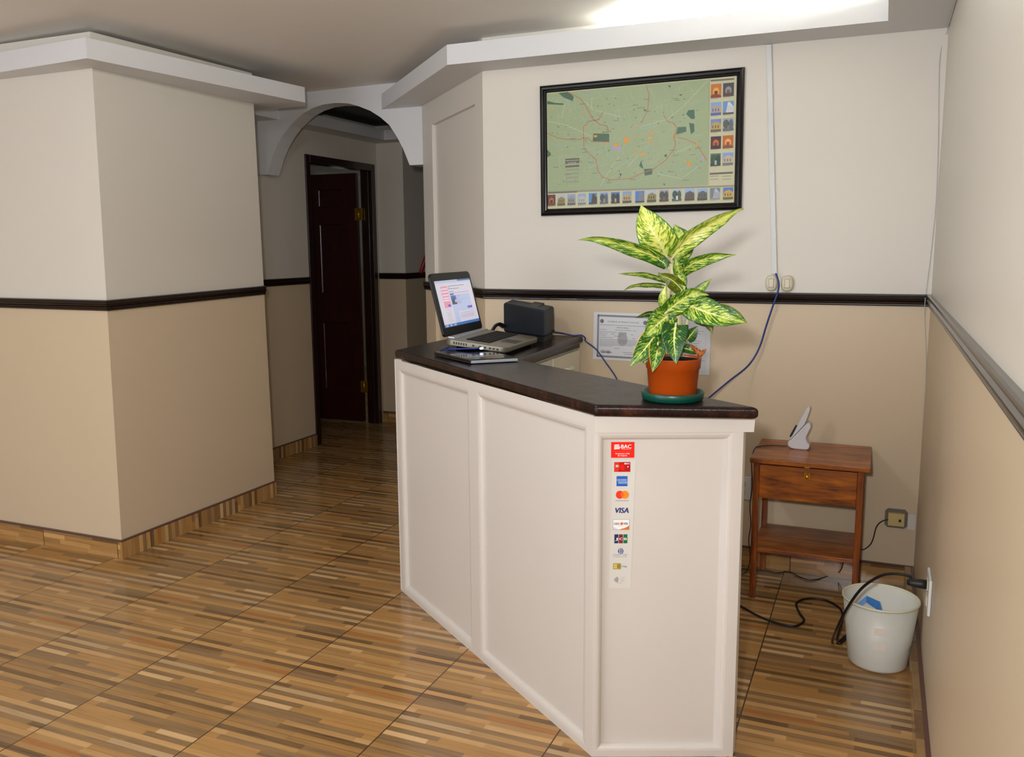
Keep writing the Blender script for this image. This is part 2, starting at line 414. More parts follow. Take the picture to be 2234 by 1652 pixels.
# flat printing: shapes on a sheet with axes ex, ey from a corner o, raised a hair per layer along n
class Sheet:
    def __init__(s, o, ex, ey, n, step=0.00012):
        s.o, s.ex, s.ey, s.n, s.step, s.polys = Vector(o), Vector(ex), Vector(ey), Vector(n), step, []
    def p(s, x, y, l): return s.o + s.ex * x + s.ey * y + s.n * (s.step * l)
    def poly(s, pts, c, l=1): s.polys.append(([s.p(x, y, l) for x, y in pts], [tuple(range(len(pts)))], lin(c)))
    def rect(s, x0, y0, x1, y1, c, l=1): s.poly([(x0, y0), (x1, y0), (x1, y1), (x0, y1)], c, l)
    def disc(s, x, y, r, c, l=1, n=28, ry=None, a0=0, a1=360):
        s.poly([(x + r * math.cos(R(a0 + (a1 - a0) * i / n)), y + (ry or r) * math.sin(R(a0 + (a1 - a0) * i / n))) for i in range(n + (a1 - a0 != 360))], c, l)
    def ring(s, x, y, r0, r1, c, l=1, n=24, a0=0, a1=360):
        for i in range(n):
            a, b = R(a0 + (a1 - a0) * i / n), R(a0 + (a1 - a0) * (i + 1) / n)
            s.poly([(x + r0 * math.cos(a), y + r0 * math.sin(a)), (x + r1 * math.cos(a), y + r1 * math.sin(a)), (x + r1 * math.cos(b), y + r1 * math.sin(b)), (x + r0 * math.cos(b), y + r0 * math.sin(b))], c, l)
    def line(s, pts, wd, c, l=1):
        for (x0, y0), (x1, y1) in zip(pts, pts[1:]):
            d = math.hypot(x1 - x0, y1 - y0)
            if d < 1e-9: continue
            nx, ny = -(y1 - y0) / d * wd / 2, (x1 - x0) / d * wd / 2; ex, ey = (x1 - x0) / d * wd * 0.3, (y1 - y0) / d * wd * 0.3
            s.poly([(x0 + nx - ex, y0 + ny - ey), (x0 - nx - ex, y0 - ny - ey), (x1 - nx + ex, y1 - ny + ey), (x1 + nx + ex, y1 + ny + ey)], c, l)
    def text(s, txt, x, y, h, c, l=2, align='LEFT', width=None, shear=0.0, bold=0.0):
        vs, fs = glyphs(txt)
        if not vs: return
        x0 = min(v[0] for v in vs); x1 = max(v[0] for v in vs); k = h / 0.70; kx = k
        if width: kx = width / (x1 - x0)
        wd = (x1 - x0) * kx; ox = x - (wd / 2 if align == 'CENTER' else wd if align == 'RIGHT' else 0)
        for dx in ((0, bold) if bold else (0,)):
            s.polys.append(([s.p(ox + (v[0] - x0) * kx + shear * v[1] * k + dx, y + v[1] * k, l + (0.5 if dx else 0)) for v in vs], fs, lin(c)))
    def build(s, name, mat, parent=None, back=0.0004):
        b = MB(); b.art(s.polys); return b.build(name, mat, parent)
_gl = {}
def glyphs(txt):
    if txt in _gl: return _gl[txt]
    cu = bpy.data.curves.new('t', 'FONT'); cu.body = txt; cu.size = 1.0; cu.resolution_u = 2
    o = bpy.data.objects.new('t', cu); COL.objects.link(o)
    dg = bpy.context.evaluated_depsgraph_get(); dg.update()
    me = bpy.data.meshes.new_from_object(o.evaluated_get(dg))
    r_ = ([(v.co.x, v.co.y) for v in me.vertices], [tuple(p.vertices) for p in me.polygons])
    bpy.data.meshes.remove(me); bpy.data.objects.remove(o); bpy.data.curves.remove(cu)
    _gl[txt] = r_; return r_

# ------------------------------------------------------------------ the place: main dimensions
RX, BY, AY, CWX = 0.195, 4.058, 4.873, -3.94      # right wall, back wall, arch wall, corridor left wall
ZC = 2.527                                        # ceiling
DX0, DX1 = -1.872, -2.66                          # the slanted wall runs from the back wall to the arch
PX, PY0, PY1 = -3.365, 3.009, 4.184               # the projecting block on the left
XL, YB = -5.4, -1.9                               # far left side and front of the room
ZW = 2.2

b = MB(); b.quad((XL - 2, YB, 0), (RX, YB, 0), (RX, 9.5, 0), (XL - 2, 9.5, 0)); b.add([(XL - 2, YB, -.05), (RX, YB, -.05), (RX, 9.5, -.05), (XL - 2, 9.5, -.05)], [(3, 2, 1, 0)])
struct(b.build('floor', M['floor'], origin=(0, 0, 0)), 'glossy strip patterned brown tile floor', 'floor')
b = MB(); b.hexa([(XL, YB, 2.44), (RX, YB, ZC), (RX, 9.5, ZC), (XL, 9.5, 2.50)], [(XL, YB, 2.6), (RX, YB, 2.6), (RX, 9.5, 2.6), (XL, 9.5, 2.6)])
struct(b.build('ceiling', M['ceiling'], origin=(0, 0, 0)), 'flat pale ceiling above the lobby', 'ceiling')
def wall(name, lo, hi, label):
    b = MB(); b.box(lo, hi); return struct(b.build(name, M['wall'], origin=(0, 0, 0)), label, 'wall')
wall('wall_back', (DX0, BY, 0), (RX + .15, BY + .15, ZC), 'beige two tone back wall behind the reception counter')
wall('wall_right', (RX, YB, 0), (RX + .15, BY, ZC), 'beige wall along the right edge of the picture')
# block on the left: leans a little as built
b = MB(); b.hexa([(XL, PY0, 0), (PX, PY0, 0), (PX, PY1, 0), (XL, PY1, 0)], [(XL, PY0 + .045, 2.48), (PX, PY0 + .045, 2.48), (PX, PY1 - .02, 2.49), (XL, PY1 - .02, 2.49)])
struct(b.build('wall_left', M['wall'], origin=(0, 0, 0)), 'projecting beige wall block on the left', 'wall')
wall('wall_far_left', (XL - .15, YB, 0), (XL, PY0 + .1, ZC), 'side wall of the lobby out of view')
# rear wall with the window behind the photographer
WX0, WX1, WZ0, WZ1 = -5.0, -1.6, 0.25, 2.42
b = MB()
for lo, hi in (((XL, YB - .15, 0), (RX, YB, WZ0)), ((XL, YB - .15, WZ1), (RX, YB, ZC)), ((XL, YB - .15, WZ0), (WX0, YB, WZ1)), ((WX1, YB - .15, WZ0), (RX, YB, WZ1))): b.box(lo, hi)
struct(b.build('wall_rear', M['wall'], origin=(0, 0, 0)), 'street side wall behind the photographer', 'wall')
b = MB()
for lo, hi in (((WX0, YB - .1, WZ0), (WX1, YB - .05, WZ0 + .05)), ((WX0, YB - .1, WZ1 - .05), (WX1, YB - .05, WZ1)), ((WX0, YB - .1, WZ0), (WX0 + .05, YB - .05, WZ1)), ((WX1 - .05, YB - .1, WZ0), (WX1, YB - .05, WZ1)), ((-3.33, YB - .1, WZ0), (-3.27, YB - .05, WZ1))): b.box(lo, hi)
wf = struct(b.build('window_1', M['white_plastic'], origin=(0, 0, 0)), 'street window behind the photographer', 'window')
b = MB(); b.box((WX0 + .05, YB - .08, WZ0 + .05), (WX1 - .05, YB - .074, WZ1 - .05)); b.build('pane', M['glass'], wf)

# corridor behind the arch
TH_ = 0.131
DY0, DY1, DZ = 5.413, 6.363, 2.185
CE = 6.41
b = MB()
b.box((CWX - .10, PY1, 0), (CWX, DY0, ZC)); b.box((CWX - .10, DY1, 0), (CWX, CE + .1, ZC)); b.box((CWX - .10, DY0, DZ), (CWX, DY1, ZC))
struct(b.build('wall_corridor_left', M['wall'], origin=(0, 0, 0)), 'dim corridor wall with the dark door', 'wall')
wall('wall_corridor_end', (CWX, CE, 0), (-3.69, 9.4, ZC), 'short corridor wall right of the dark door')
wall('wall_corridor_far', (-3.69, 9.4, 0), (RX, 9.5, ZC), 'far end of the corridor')
wall('wall_corridor_right', (DX1, AY + .13, 0), (DX1 + .15, 9.4, ZC), 'right side of the corridor hidden by the slanted wall')
b = MB(); b.box((-7.4, 4.6, 0), (-7.3, 9.4, ZC)); b.box((-7.3, 4.5, 0), (CWX - .10, 4.6, ZC)); b.box((-7.3, 9.4, 0), (CWX, 9.5, ZC)); b.box((-7.3, 4.6, ZC), (XL, 9.4, 2.6))
struct(b.build('wall_inner_room', M['wall'], origin=(0, 0, 0)), 'walls of the dim room behind the dark door', 'wall')

b = MB(); b.box((CWX, AY + TH_, 2.50), (DX1, 9.4, 2.515))  # added slab below the ceiling, darkened to hold the corridor's shade
struct(b.build('ceiling_corridor', M['shade_ceiling'], origin=(0, 0, 0)), 'corridor ceiling slab beyond the arch with shade put into its grey', 'ceiling')
# arch
arc_px = [(582.5, 381), (593.5, 343), (604, 318), (615.5, 297), (632.9, 273.8), (659.6, 248.6), (681.6, 236), (705, 228), (729, 224.7), (745, 224.8), (761.8, 226), (780, 231), (807.8, 241.8), (829.6, 255.7), (849, 272.6), (867, 300.5), (879, 323.5), (893.7, 360.5)]
arc = [aty(x, y, AY) for x, y in arc_px]; arc = [(p.x, p.z) for p in arc]
TH = 0.13
b = MB(); n = len(arc)
top = [(arc[0][0], ZC)] + [(a[0], ZC) for a in arc[1:-1]] + [(arc[-1][0], ZC)]
for i in range(n - 1):
    a, c = arc[i], arc[i + 1]; ta, tc = top[i], top[i + 1]
    b.quad((a[0], AY, a[1]), (c[0], AY, c[1]), (tc[0], AY, ZC), (ta[0], AY, ZC))
    b.quad((c[0], AY + TH, c[1]), (a[0], AY + TH, a[1]), (ta[0], AY + TH, ZC), (tc[0], AY + TH, ZC))
    b.quad((a[0], AY, a[1]), (a[0], AY + TH, a[1]), (c[0], AY + TH, c[1]), (c[0], AY, c[1]))
zl, zr = arc[0][1], arc[-1][1]
b.box((CWX, AY, zl), (arc[0][0], AY + TH, ZC)); b.box((arc[-1][0], AY, zr), (DX1 + .02, AY + TH, ZC))
struct(b.build('wall_arch', M['white_paint'], origin=(0, 0, 0)), 'white plastered arch over the corridor entrance', 'arch')

# shelf-like ceiling trays (coves)
def tray(name, poly, z0, z1, label):
    b = MB(); n = len(poly)
    zz = (lambda z: z if isinstance(z, (list, tuple)) else [z] * n); a, c = zz(z0), zz(z1)
    vs = [(p[0], p[1], a[i]) for i, p in enumerate(poly)] + [(p[0], p[1], c[i]) for i, p in enumerate(poly)]
    b.add(vs, [tuple(range(n - 1, -1, -1)), tuple(range(n, 2 * n))] + [(i, (i + 1) % n, n + (i + 1) % n, n + i) for i in range(n)])
    return struct(b.build(name, M['white_paint'], origin=(0, 0, 0)), label, 'ceiling trim')
ft, fr2 = atz(975.5, 141.6, 2.36), atz(1937.6, 45.3, 2.36); fl2 = aty(833, 237, AY - .001)
tray('trim_1', [(fl2.x, fl2.y), (ft.x, ft.y), (fr2.x, fr2.y), (fr2.x, YB + .01), (RX - .001, YB + .01), (RX - .001, BY - .001), (DX0, BY - .001), (DX1, AY - .001)], 2.36, 2.452,
     'white ceiling tray along the back wall and right wall')
L0, L1, L2 = atz(0, 161.3, 2.32), atz(189.6, 127, 2.32), atz(666, 224, 2.32)
L3 = atz(666.4, 231.3, 2.32)
tray('trim_2', [(XL, L0.y + .09), (L1.x, L1.y), (L2.x, L2.y), (L3.x, L3.y), (-3.73, L3.y + .06), (XL + .9, L3.y + .06), (XL + .9, 3.6), (XL, 3.6)], [2.315, 2.32, 2.32, 2.32, 2.33, 2.33, 2.32, 2.32], [2.405, 2.407, 2.404, 2.404, 2.43, 2.43, 2.41, 2.41],
     'white ceiling tray around the left wall block')
tray('trim_3', [(CWX, PY1 + .2), (-3.735, PY1 + .2), (-3.735, AY), (CWX, AY)], 2.346, 2.415, 'short white ceiling tray beside the arch')
tray('trim_4', [(CWX, AY + TH + .001), (-3.75, AY + TH), (-3.75, 6.23), (-3.0, 6.23), (-3.0, CE), (CWX, CE)], 2.36, 2.436, 'white ceiling tray inside the corridor')

# panel board on the slanted wall
sd = Vector((DX1 - DX0, AY - BY, 0)).normalized(); sn = Vector((-sd.y, sd.x, 0))
if sn.y > 0: sn = -sn
S0 = Vector((DX0, BY, 0))
def onslant(x, y): return atp(x, y, S0, sn)
pa, pb_ = onslant(944, 266), onslant(1036, 232)
ua, ub = (pa - S0).dot(sd) + .02, (pb_ - S0).dot(sd)
ztop = (pa.z + pb_.z) / 2
SWL = Vector((DX1 - DX0, AY - BY, 0)).length
b = MB(); paneled(b, lambda u, z, d: S0 + sd * u + sn * d + Vector((0, 0, z)), SWL, 0, ZC, [(ub, ua, .12, ztop, .002)], .002, .022)
b.prism([(DX0 + .02, BY + .03), (DX0 + .1, BY + .15), (DX1 + .1, AY + .15), (DX1 + .02, AY + .03)], 0, ZC)
struct(b.build('wall_slanted', M['wall'], origin=(0, 0, 0)), 'slanted beige wall with a sunk panel between the arch and the map wall', 'wall')

# ------------------------------------------------------------------ skirting and chair rails
def sweep(name, path, prof, mat, label, cat, side=1, dz=None, cap=True):
    """profile of (distance off the wall, z) carried along a path of (x, y); side picks which side is the room"""
    b = MB(); n = len(path); P = [Vector((p[0], p[1])) for p in path]; vs = []
    for i in range(n):
        ds = []
        if i > 0: ds.append((P[i] - P[i - 1]).normalized())
        if i < n - 1: ds.append((P[i + 1] - P[i]).normalized())
        ns = [Vector((d.y, -d.x)) * side for d in ds]
        m = sum(ns, Vector((0, 0))).normalized(); k = 1 / max(0.3, m.dot(ns[0]))
        for off, z in prof: vs.append((P[i].x + m.x * off * k, P[i].y + m.y * off * k, z + (dz[i] if dz else 0)))
    m_ = len(prof)
    fs = [(i * m_ + j, i * m_ + (j + 1) % m_, (i + 1) * m_ + (j + 1) % m_, (i + 1) * m_ + j) for i in range(n - 1) for j in range(m_)]
    fs += [tuple(range(m_)), tuple((n - 1) * m_ + j for j in range(m_ - 1, -1, -1))]
    b.add(vs, fs)
    o = b.build(name, mat, origin=(0, 0, 0))
    bm = bmesh.new(); bm.from_mesh(o.data); bmesh.ops.recalc_face_normals(bm, faces=bm.faces); bm.to_mesh(o.data); bm.free()
    return struct(o, label, cat)
RAIL = [(0, 1.239), (.009, 1.239), (.012, 1.243), (.012, 1.247), (.009, 1.249), (.013, 1.251), (.014, 1.256), (.010, 1.258), (.016, 1.261), (.020, 1.268), (.014, 1.273), (.015, 1.279), (.019, 1.283), (.018, 1.288), (.012, 1.290), (0, 1.290)]
sweep('trim_6', [(DX1, AY), (DX0, BY), (RX - .001, BY)], RAIL, M['rail'], 'dark chair rail across the back wall and slanted wall', 'chair rail', 1)
sweep('trim_7', [(RX, BY - .002), (RX, YB)], RAIL, M['rail'], 'dark chair rail along the right wall', 'chair rail', 1)
sweep('trim_8', [(XL, PY0 + .021), (PX + .001, PY0 + .021), (PX + .001, PY1 - .01)], RAIL, M['rail'], 'dark chair rail around the left wall block', 'chair rail', 1, [-.022, -.024, -.006])
sweep('trim_9', [(CWX, PY1), (CWX, DY0 - .005)], RAIL, M['rail'], 'dark chair rail left of the corridor door', 'chair rail', 1)
sweep('trim_10', [(CWX, CE), (-3.69, CE), (-3.69, 9.39)], RAIL, M['rail'], 'dark chair rail at the corridor end', 'chair rail', 1)
BB = lambda t: [(0, 0), (t, 0), (t, .092), (0, .094)]
sweep('baseboard_back', [(DX0, BY), (RX - .001, BY)], BB(.012), M['base_x'], 'tiled skirting along the back wall', 'skirting')
sweep('baseboard_right', [(RX, BY - .013), (RX, YB)], BB(.036), M['base_y'], 'tiled skirting along the right wall', 'skirting')
sweep('baseboard_left_front', [(XL, PY0), (PX, PY0)], BB(.012), M['base_x'], 'tiled skirting on the front of the left block', 'skirting')
sweep('baseboard_left_side', [(PX, PY0 - .011), (PX, PY1)], BB(.012), M['base_side'], 'tiled skirting on the side of the left block', 'skirting')
sweep('baseboard_corridor_left', [(CWX, PY1), (CWX, DY0)], BB(.012), M['base_side'], 'tiled skirting left of the dark door', 'skirting')
sweep('baseboard_corridor_end', [(CWX, CE), (-3.69, CE)], BB(.012), M['base_x'], 'tiled skirting at the corridor end', 'skirting')
sweep('baseboard_slanted', [(DX1, AY), (DX0, BY)], BB(.012), M['base_x'], 'tiled skirting on the slanted wall', 'skirting')

# ------------------------------------------------------------------ door in the corridor
door = bpy.data.objects.new('door_1', None); COL.objects.link(door); door.location = (CWX - .06, (DY0 + DY1) / 2, 0)
struct(door, 'dark mahogany panelled door standing ajar in the corridor', 'door')
b = MB(); fw = .055
b.box((CWX - .10, DY0, 0), (CWX + .012, DY0 + fw, DZ)); b.box((CWX - .10, DY1 - fw, 0), (CWX + .012, DY1, DZ)); b.box((CWX - .10, DY0 + fw, DZ - fw), (CWX + .012, DY1 - fw, DZ))
b.box((CWX - .06, DY1 - fw - .010, 0), (CWX - .02, DY1 - fw, DZ - fw))
b.build('door_frame', M['door_frame'], door, bevel=.004)
hp = Vector((CWX - .137, DY1 - fw - .012, 0)); lang = R(88)
ld = Vector((-math.sin(lang), -math.cos(lang), 0)); ln = Vector((math.cos(lang), -math.sin(lang), 0))
LW, LH, LT = .82, DZ - fw - .012, .038
def lp(u, z, d): return hp + ld * u + ln * d + Vector((0, 0, z))
b = MB()
ops = [(u0, u1, z0, z1) for u0, u1 in ((.12, .39), (.45, .70)) for z0, z1 in ((.27, .88), (1.10, 1.72), (1.83, 2.01))]
paneled(b, lambda u, z, d: lp(u, z, d), LW, .01, LH, ops, .03, .012)
b.hexa([lp(0, .01, -LT), lp(LW, .01, -LT), lp(LW, .01, -.0), lp(0, .01, -.0)], [lp(0, LH, -LT), lp(LW, LH, -LT), lp(LW, LH, 0), lp(0, LH, 0)])
# drop the solid front face of the slab so that the recessed face shows
b.f.pop(-2); b.m.pop(-2); b.smooth.pop(-2)
leaf = b.build('door_leaf', M['door_wood'], door)
for zz in (.32, 1.78):
    b = MB(); c = Vector((CWX - .115, DY1 - fw - .012, zz))
    b.tube([c + Vector((0, -.008, -.055)), c + Vector((0, -.008, .055))], .008, 10)
    b.box((c.x - .035, c.y - .010, zz - .05), (c.x + .035, c.y - .003, zz + .05))
    b.build('hinge', M['brass'], door)

# ------------------------------------------------------------------ reception counter
CA, CB, CC = Vector((-1.885, 3.17, 0)), Vector((-.72, 2.28, 0)), Vector((-.334, 2.44, 0))
TZ0, TZ1 = 1.032, 1.066
cnt = thing('reception_counter', 'white painted reception counter with panelled front and angled end', 'counter', ((CA.x + CB.x) / 2, (CA.y + CB.y) / 2 + .1, 0))
def face(P0, P1, off=0):
    t = (P1 - P0).normalized(); nn = Vector((t.y, -t.x, 0))
    return (lambda u, z, d: P0 + t * u + nn * (d + off) + Vector((0, 0, z))), (P1 - P0).length, t, nn
FP, FL, ft_, fn_ = face(CA, CB)
b = MB(); paneled(b, FP, FL, 0, TZ0, [(.035, .688, .018, 1.0, .024), (.752, FL - .035, .018, 1.0, .024)], .024, .014)
b.build('front_panel', M['counter_white'], cnt)
EP, EL, et_, en_ = face(CB, CC)
b = MB(); paneled(b, EP, EL, 0, .985, [(.012, EL - .030, .02, .984, .016, .024)], .018, .020)
# heavy crown band under the top that overhangs the corner
b.hexa([EP(0, .984, .004), EP(EL + .028, .984, .004), EP(EL + .028, .984, -.05), EP(0, .984, -.05)][::1], [EP(0, TZ0 - .001, .006), EP(EL + .03, TZ0 - .001, .006), EP(EL + .03, TZ0 - .001, -.05), EP(0, TZ0 - .001, -.05)])
end = b.build('end_panel', M['counter_white'], cnt)
b = MB()   # right hand corner post and the hidden back of the counter
b.prism([(CC.x, CC.y), (CC.x + .004, CC.y + .03), (CC.x - .02, CC.y + .045), (-1.29, 3.118), (-1.335, 3.13), (-.40, 2.44), (CC.x - .03, CC.y - .0126)], 0, TZ0 - .001)
b.build('side_post', M['counter_white'], cnt, bevel=.006)
b = MB(); b.box((-1.895, 3.18, 0), (-1.86, 4.05, TZ0 - .001)); b.build('side_panel', M['counter_white'], cnt)

# dark top: one L-shaped board
TA, TB, TC = (-1.915, 3.215), (-.712, 2.262), (-.285, 2.385)
TD, TE, TF, TG = (-1.285, 3.103), (-1.335, BY - .014), (DX0, BY - .014), (-1.925, BY + .042)
top = thing('countertop', 'dark varnished wooden countertop lying on the white reception counter', 'countertop', (-1.2, 2.9, TZ0))
b = MB(); b.prism([TA, TB, TC, TD, TE, TF, (-1.92, BY + .03)], TZ0, TZ1)
b.build('top_board', M['countertop'], top, bevel=.011, bseg=4)
b = MB(); b.prism([(-1.36, 3.20), (-1.352, 3.20), (-1.352, BY - .02), (-1.36, BY - .02)], 1.008, TZ0 + .002)
b.build('edge_strip', M['countertop'], top, bevel=.002)

# drawer unit under the short arm of the counter
du = thing('drawer_cabinet', 'cream drawer cabinet under the short arm of the counter', 'cabinet', (-1.6, 3.8, 0))
b = MB(); b.box((-1.855, 3.24, 0), (-1.365, BY - .02, 1.006)); b.build('body', M['cream'], du, bevel=.003)
for (y0, y1) in ((3.25, 3.635), (3.645, 4.02)):
    for (z0, z1) in ((.80, 1.0),):
        b = MB(); b.box((-1.363, y0, z0), (-1.345, y1, z1)); d = b.build('drawer', M['cream'], du, bevel=.005)
        b = MB(); yc = (y0 + y1) / 2; zc = .93
        b.tube(bez([(-1.345, yc - .045, zc), (-1.325, yc - .038, zc + .004), (-1.318, yc, zc), (-1.325, yc + .038, zc + .004), (-1.345, yc + .045, zc)], 4), [.008, .008, .008, .008, .006, .006, .006, .006, .008, .006, .006, .006, .006, .008, .008, .008, .008], 8)
        b.build('handle', M['cream'], d)

# ------------------------------------------------------------------ payment stickers on the counter end
PD = -.0197
stk = thing('payment_sticker', 'vertical strip of card logos stuck on the counter end panel', 'sticker', EP(.075, .52, PD))
def sz(a, bb):   # sticker-sheet coordinates measured on the photo -> metres on the panel
    a0 = 145 - 31 * (bb - 108) / 1480
    return .0492 + (a - a0) * .000283 - .0015 * (bb - 108) / 1480, .9526 - (bb - 108) * .0002915
def sheet(a, bb, lay):
    u, z = sz(a, bb); return Sheet(EP(u, z, PD + .0003 + lay * .0003), et_ * .000283, Vector((0, 0, .0002896)), en_, .00008)
def part(name, lab, fn, a, bb, lay=2):
    s_ = sheet(a, bb, lay); fn(s_); o = s_.build(name, M['decal'], stk)
    if lab: o['label'] = lab
bk = sheet(112, 1598, 0); bk.poly([(0, 0), (225, 0), (258, 1320), (28, 1320)], '#d2cec5', 0); bk.build('backing_strip', M['decal'], stk)
def f(s):
    s.rect(0, 0, 233, 158, '#e81c10', 0)
    for i, (x0, x1, y) in enumerate(((30, 75, 128), (28, 82, 115), (28, 90, 102), (28, 84, 90))): s.poly([(x0, y - 6), (x1, y - 2), (x1 + 6, y + 8), (x0 + 6, y + 4)], '#f4e4e0', 1)
    s.text('BAC', 100, 95, 38, '#f6ecea', 1, width=100, bold=3); s.text('CREDOMATIC', 102, 82, 8, '#f0d0cc', 1, width=98)
    s.rect(28, 62, 205, 63.5, '#f0704a', 1)
    s.text('Aceptamos todas', 42, 36, 14, '#f6dcd8', 1, width=145, shear=.15, bold=1); s.text('las tarjetas', 68, 16, 14, '#f6dcd8', 1, width=92, shear=.15, bold=1)
part('logo', 'red rectangle with white lettering', f, 145, 266)
def f(s):
    s.rect(0, 0, 163, 99, '#b01210', 0); s.poly([(0, 0), (0, 99), (45, 99), (60, 60), (40, 0)], '#d8301c', 1); s.disc(82, 46, 24, '#e01410', 2, ry=34)
    s.rect(15, 48, 42, 70, '#c8c2b8', 2); s.text('BAC', 118, 76, 15, '#f0d8d4', 2, width=38, bold=1.5); s.disc(110, 83, 8, '#f0d8d4', 2); s.disc(138, 52, 7, '#e8cfc8', 2)
part('logo', 'red bank card picture', f, 175, 407)
def f(s):
    s.rect(0, 0, 110, 102, '#2a5cb4', 0); s.rect(6, 52, 104, 72, '#9fbce2', 1); s.rect(18, 26, 110, 46, '#9fbce2', 1)
    s.text('AMERICAN', 8, 56, 12, '#2a5cb4', 2, width=94, bold=1.5); s.text('EXPRESS', 22, 30, 12, '#2a5cb4', 2, width=86, bold=1.5)
part('logo', 'blue square logo', f, 198, 551)
def f(s):
    s.disc(48, 65, 41, '#e23a22', 0); s.disc(98, 65, 41, '#ee8a26', 1)
    s.poly([(73, 65 + 33), (84, 80), (88, 65), (84, 50), (73, 65 - 33), (62, 50), (58, 65), (62, 80)], '#e86420', 2)
    s.text('mastercard', 5, 0, 13, '#6a6660', 1, width=130)
part('logo', 'overlapping red and orange circles', f, 183, 702)
def f(s): s.text('VISA', 8, 0, 54, '#2c3272', 1, width=142, shear=.18, bold=6)
part('logo', 'dark blue slanted letters', f, 165, 822)
def f(s):
    s.rect(-2, -2, 165, 105, '#8a8c90', 0); s.rect(1, 1, 162, 102, '#ecebe8', 1); s.poly([(60, 1), (162, 1), (162, 42), (125, 20)], '#e0702c', 2); s.poly([(1, 1), (60, 1), (1, 30)], '#d4cad8', 2)
    s.text('DISC', 10, 50, 24, '#4a4c54', 2, width=60, bold=2); s.disc(88, 62, 14, '#e0662a', 2); s.text('VER', 104, 50, 24, '#4a4c54', 2, width=46, bold=2); s.text('NETWORK', 52, 38, 6, '#8a8c90', 2, width=52)
part('logo', 'white box with an orange corner', f, 160, 993)
def f(s):
    for x, c, t in ((0, '#28305e', 'J'), (46, '#842430', 'C'), (92, '#1c7038', 'B')):
        s.rect(x, 0, x + 41, 93, c, 0); s.text(t, x + 6, 34, 24, '#e8e4e0', 1, width=28, bold=3)
part('logo', 'blue red and green bars', f, 172, 1133)
def f(s):
    s.disc(76, 65, 31, '#4a5486', 0); s.disc(70, 65, 26, '#d4d4d8', 1); s.disc(70, 65, 20, '#4a5486', 2, ry=22); s.rect(66, 47, 74, 83, '#d4d4d8', 3)
    s.text('Diners Club', 3, 18, 20, '#8a8e96', 1, width=142); s.text('INTERNATIONAL', 3, 0, 10, '#8a8e96', 1, width=142)
part('logo', 'blue disc over grey lettering', f, 157, 1278)
def f(s):
    s.rect(0, 0, 82, 64, '#b09a48', 0); s.rect(84, 2, 142, 62, '#cdd0d2', 0); s.rect(8, 10, 40, 54, '#cabb74', 1); s.rect(44, 10, 74, 54, '#9c8230', 1); s.rect(0, 31, 82, 33, '#7e6a28', 2)
    s.text('Chip', 86, 22, 20, '#6a6c70', 1, width=54, bold=1.5)
part('logo', 'gold chip picture', f, 157, 1402)
def f(s):
    for r_ in (16, 27, 38, 49): s.ring(-5, 60, r_, r_ + 5, '#6a6a6e', 0, 10, -38, 38)
    for r_ in (16, 27, 38): s.ring(128, 72, r_, r_ + 4, '#b8c4cc', 0, 10, 140, 220)
    s.ring(62, 48, 24, 27, '#d8a8a0', 1, 20); s.ring(95, 30, 20, 22, '#b4aaa4', 1, 20, 40, 240)
part('logo', 'grey radio waves and a hand', f, 160, 1570)

# ------------------------------------------------------------------ laptop
hl, hr, lf, lr = Vector((-1.645, 3.17, 1.130)), Vector((-1.672, 3.60, 1.130)), Vector((-1.371, 3.175, 1.100)), Vector((-1.400, 3.612, 1.100))
lap = thing('laptop', 'open silver laptop with a lit screen on the dark countertop', 'laptop', (-1.5, 3.4, TZ1))
def lb(u, v, d=0.0):   # u along the hinge, v towards the front, d up
    return hl.lerp(hr, u).lerp(lf.lerp(lr, u), v) + Vector((0.11, 0, 1)) * d
b = MB(); N = 10
outline = []
def rc(cu, cv, a0, ru, rv):
    return [(cu + ru * math.cos(R(a0 + 90 * i / 5)), cv + rv * math.sin(R(a0 + 90 * i / 5))) for i in range(6)]
outline = rc(.06, .10, 180, .06, .10)[::1] + rc(.94, .10, 270, .06, .10) + rc(.92, .90, 0, .08, .10) + rc(.08, .90, 90, .08, .10)
tv = [lb(u, v, 0) for u, v in outline]; bv_ = [lb(u, v, -.028 + .006 * v) for u, v in outline]
b.add(bv_ + tv, [tuple(range(len(outline) - 1, -1, -1)), tuple(range(len(outline), 2 * len(outline)))] + [(i, (i + 1) % len(outline), len(outline) + (i + 1) % len(outline), len(outline) + i) for i in range(len(outline))])
b.build('base', M['silver'], lap, bevel=.004, bseg=3)
b = MB(); b.add([lb(u, v, .0006) for u, v in ((.05, .015), (.95, .015), (.95, .12), (.05, .12))] + [lb(u, v, .006) for u, v in ((.05, .02), (.95, .02), (.95, .11), (.05, .11))], [(0, 1, 5, 4), (1, 2, 6, 5), (2, 3, 7, 6), (3, 0, 4, 7), (4, 5, 6, 7)])
b.build('hinge_cover', M['light_silver'], lap)
b = MB()
b.add([lb(u, v, .0006) for u, v in ((.12, .26), (.97, .26), (.97, .66), (.12, .66))], [(0, 1, 2, 3)])
kb = b.build('keyboard', M['bezel'], lap)
b = MB()
for i in range(5):
    for j in range(15):
        u0 = .128 + j * .0558; v0 = .27 + i * .077
        q = [(u0, v0), (u0 + .048, v0), (u0 + .048, v0 + .062), (u0, v0 + .062)]
        b.add([lb(u, v, .0008) for u, v in q] + [lb(u, v, .0032) for u, v in q], [(0, 1, 5, 4), (1, 2, 6, 5), (2, 3, 7, 6), (3, 0, 4, 7), (4, 5, 6, 7)])
b.build('keys', M['key'], kb)
b = MB(); b.add([lb(u, v, .0008) for u, v in ((.30, .70), (.55, .70), (.55, .955), (.30, .955))], [(0, 1, 2, 3)])
tp = b.build('touchpad', M['bezel'], lap)
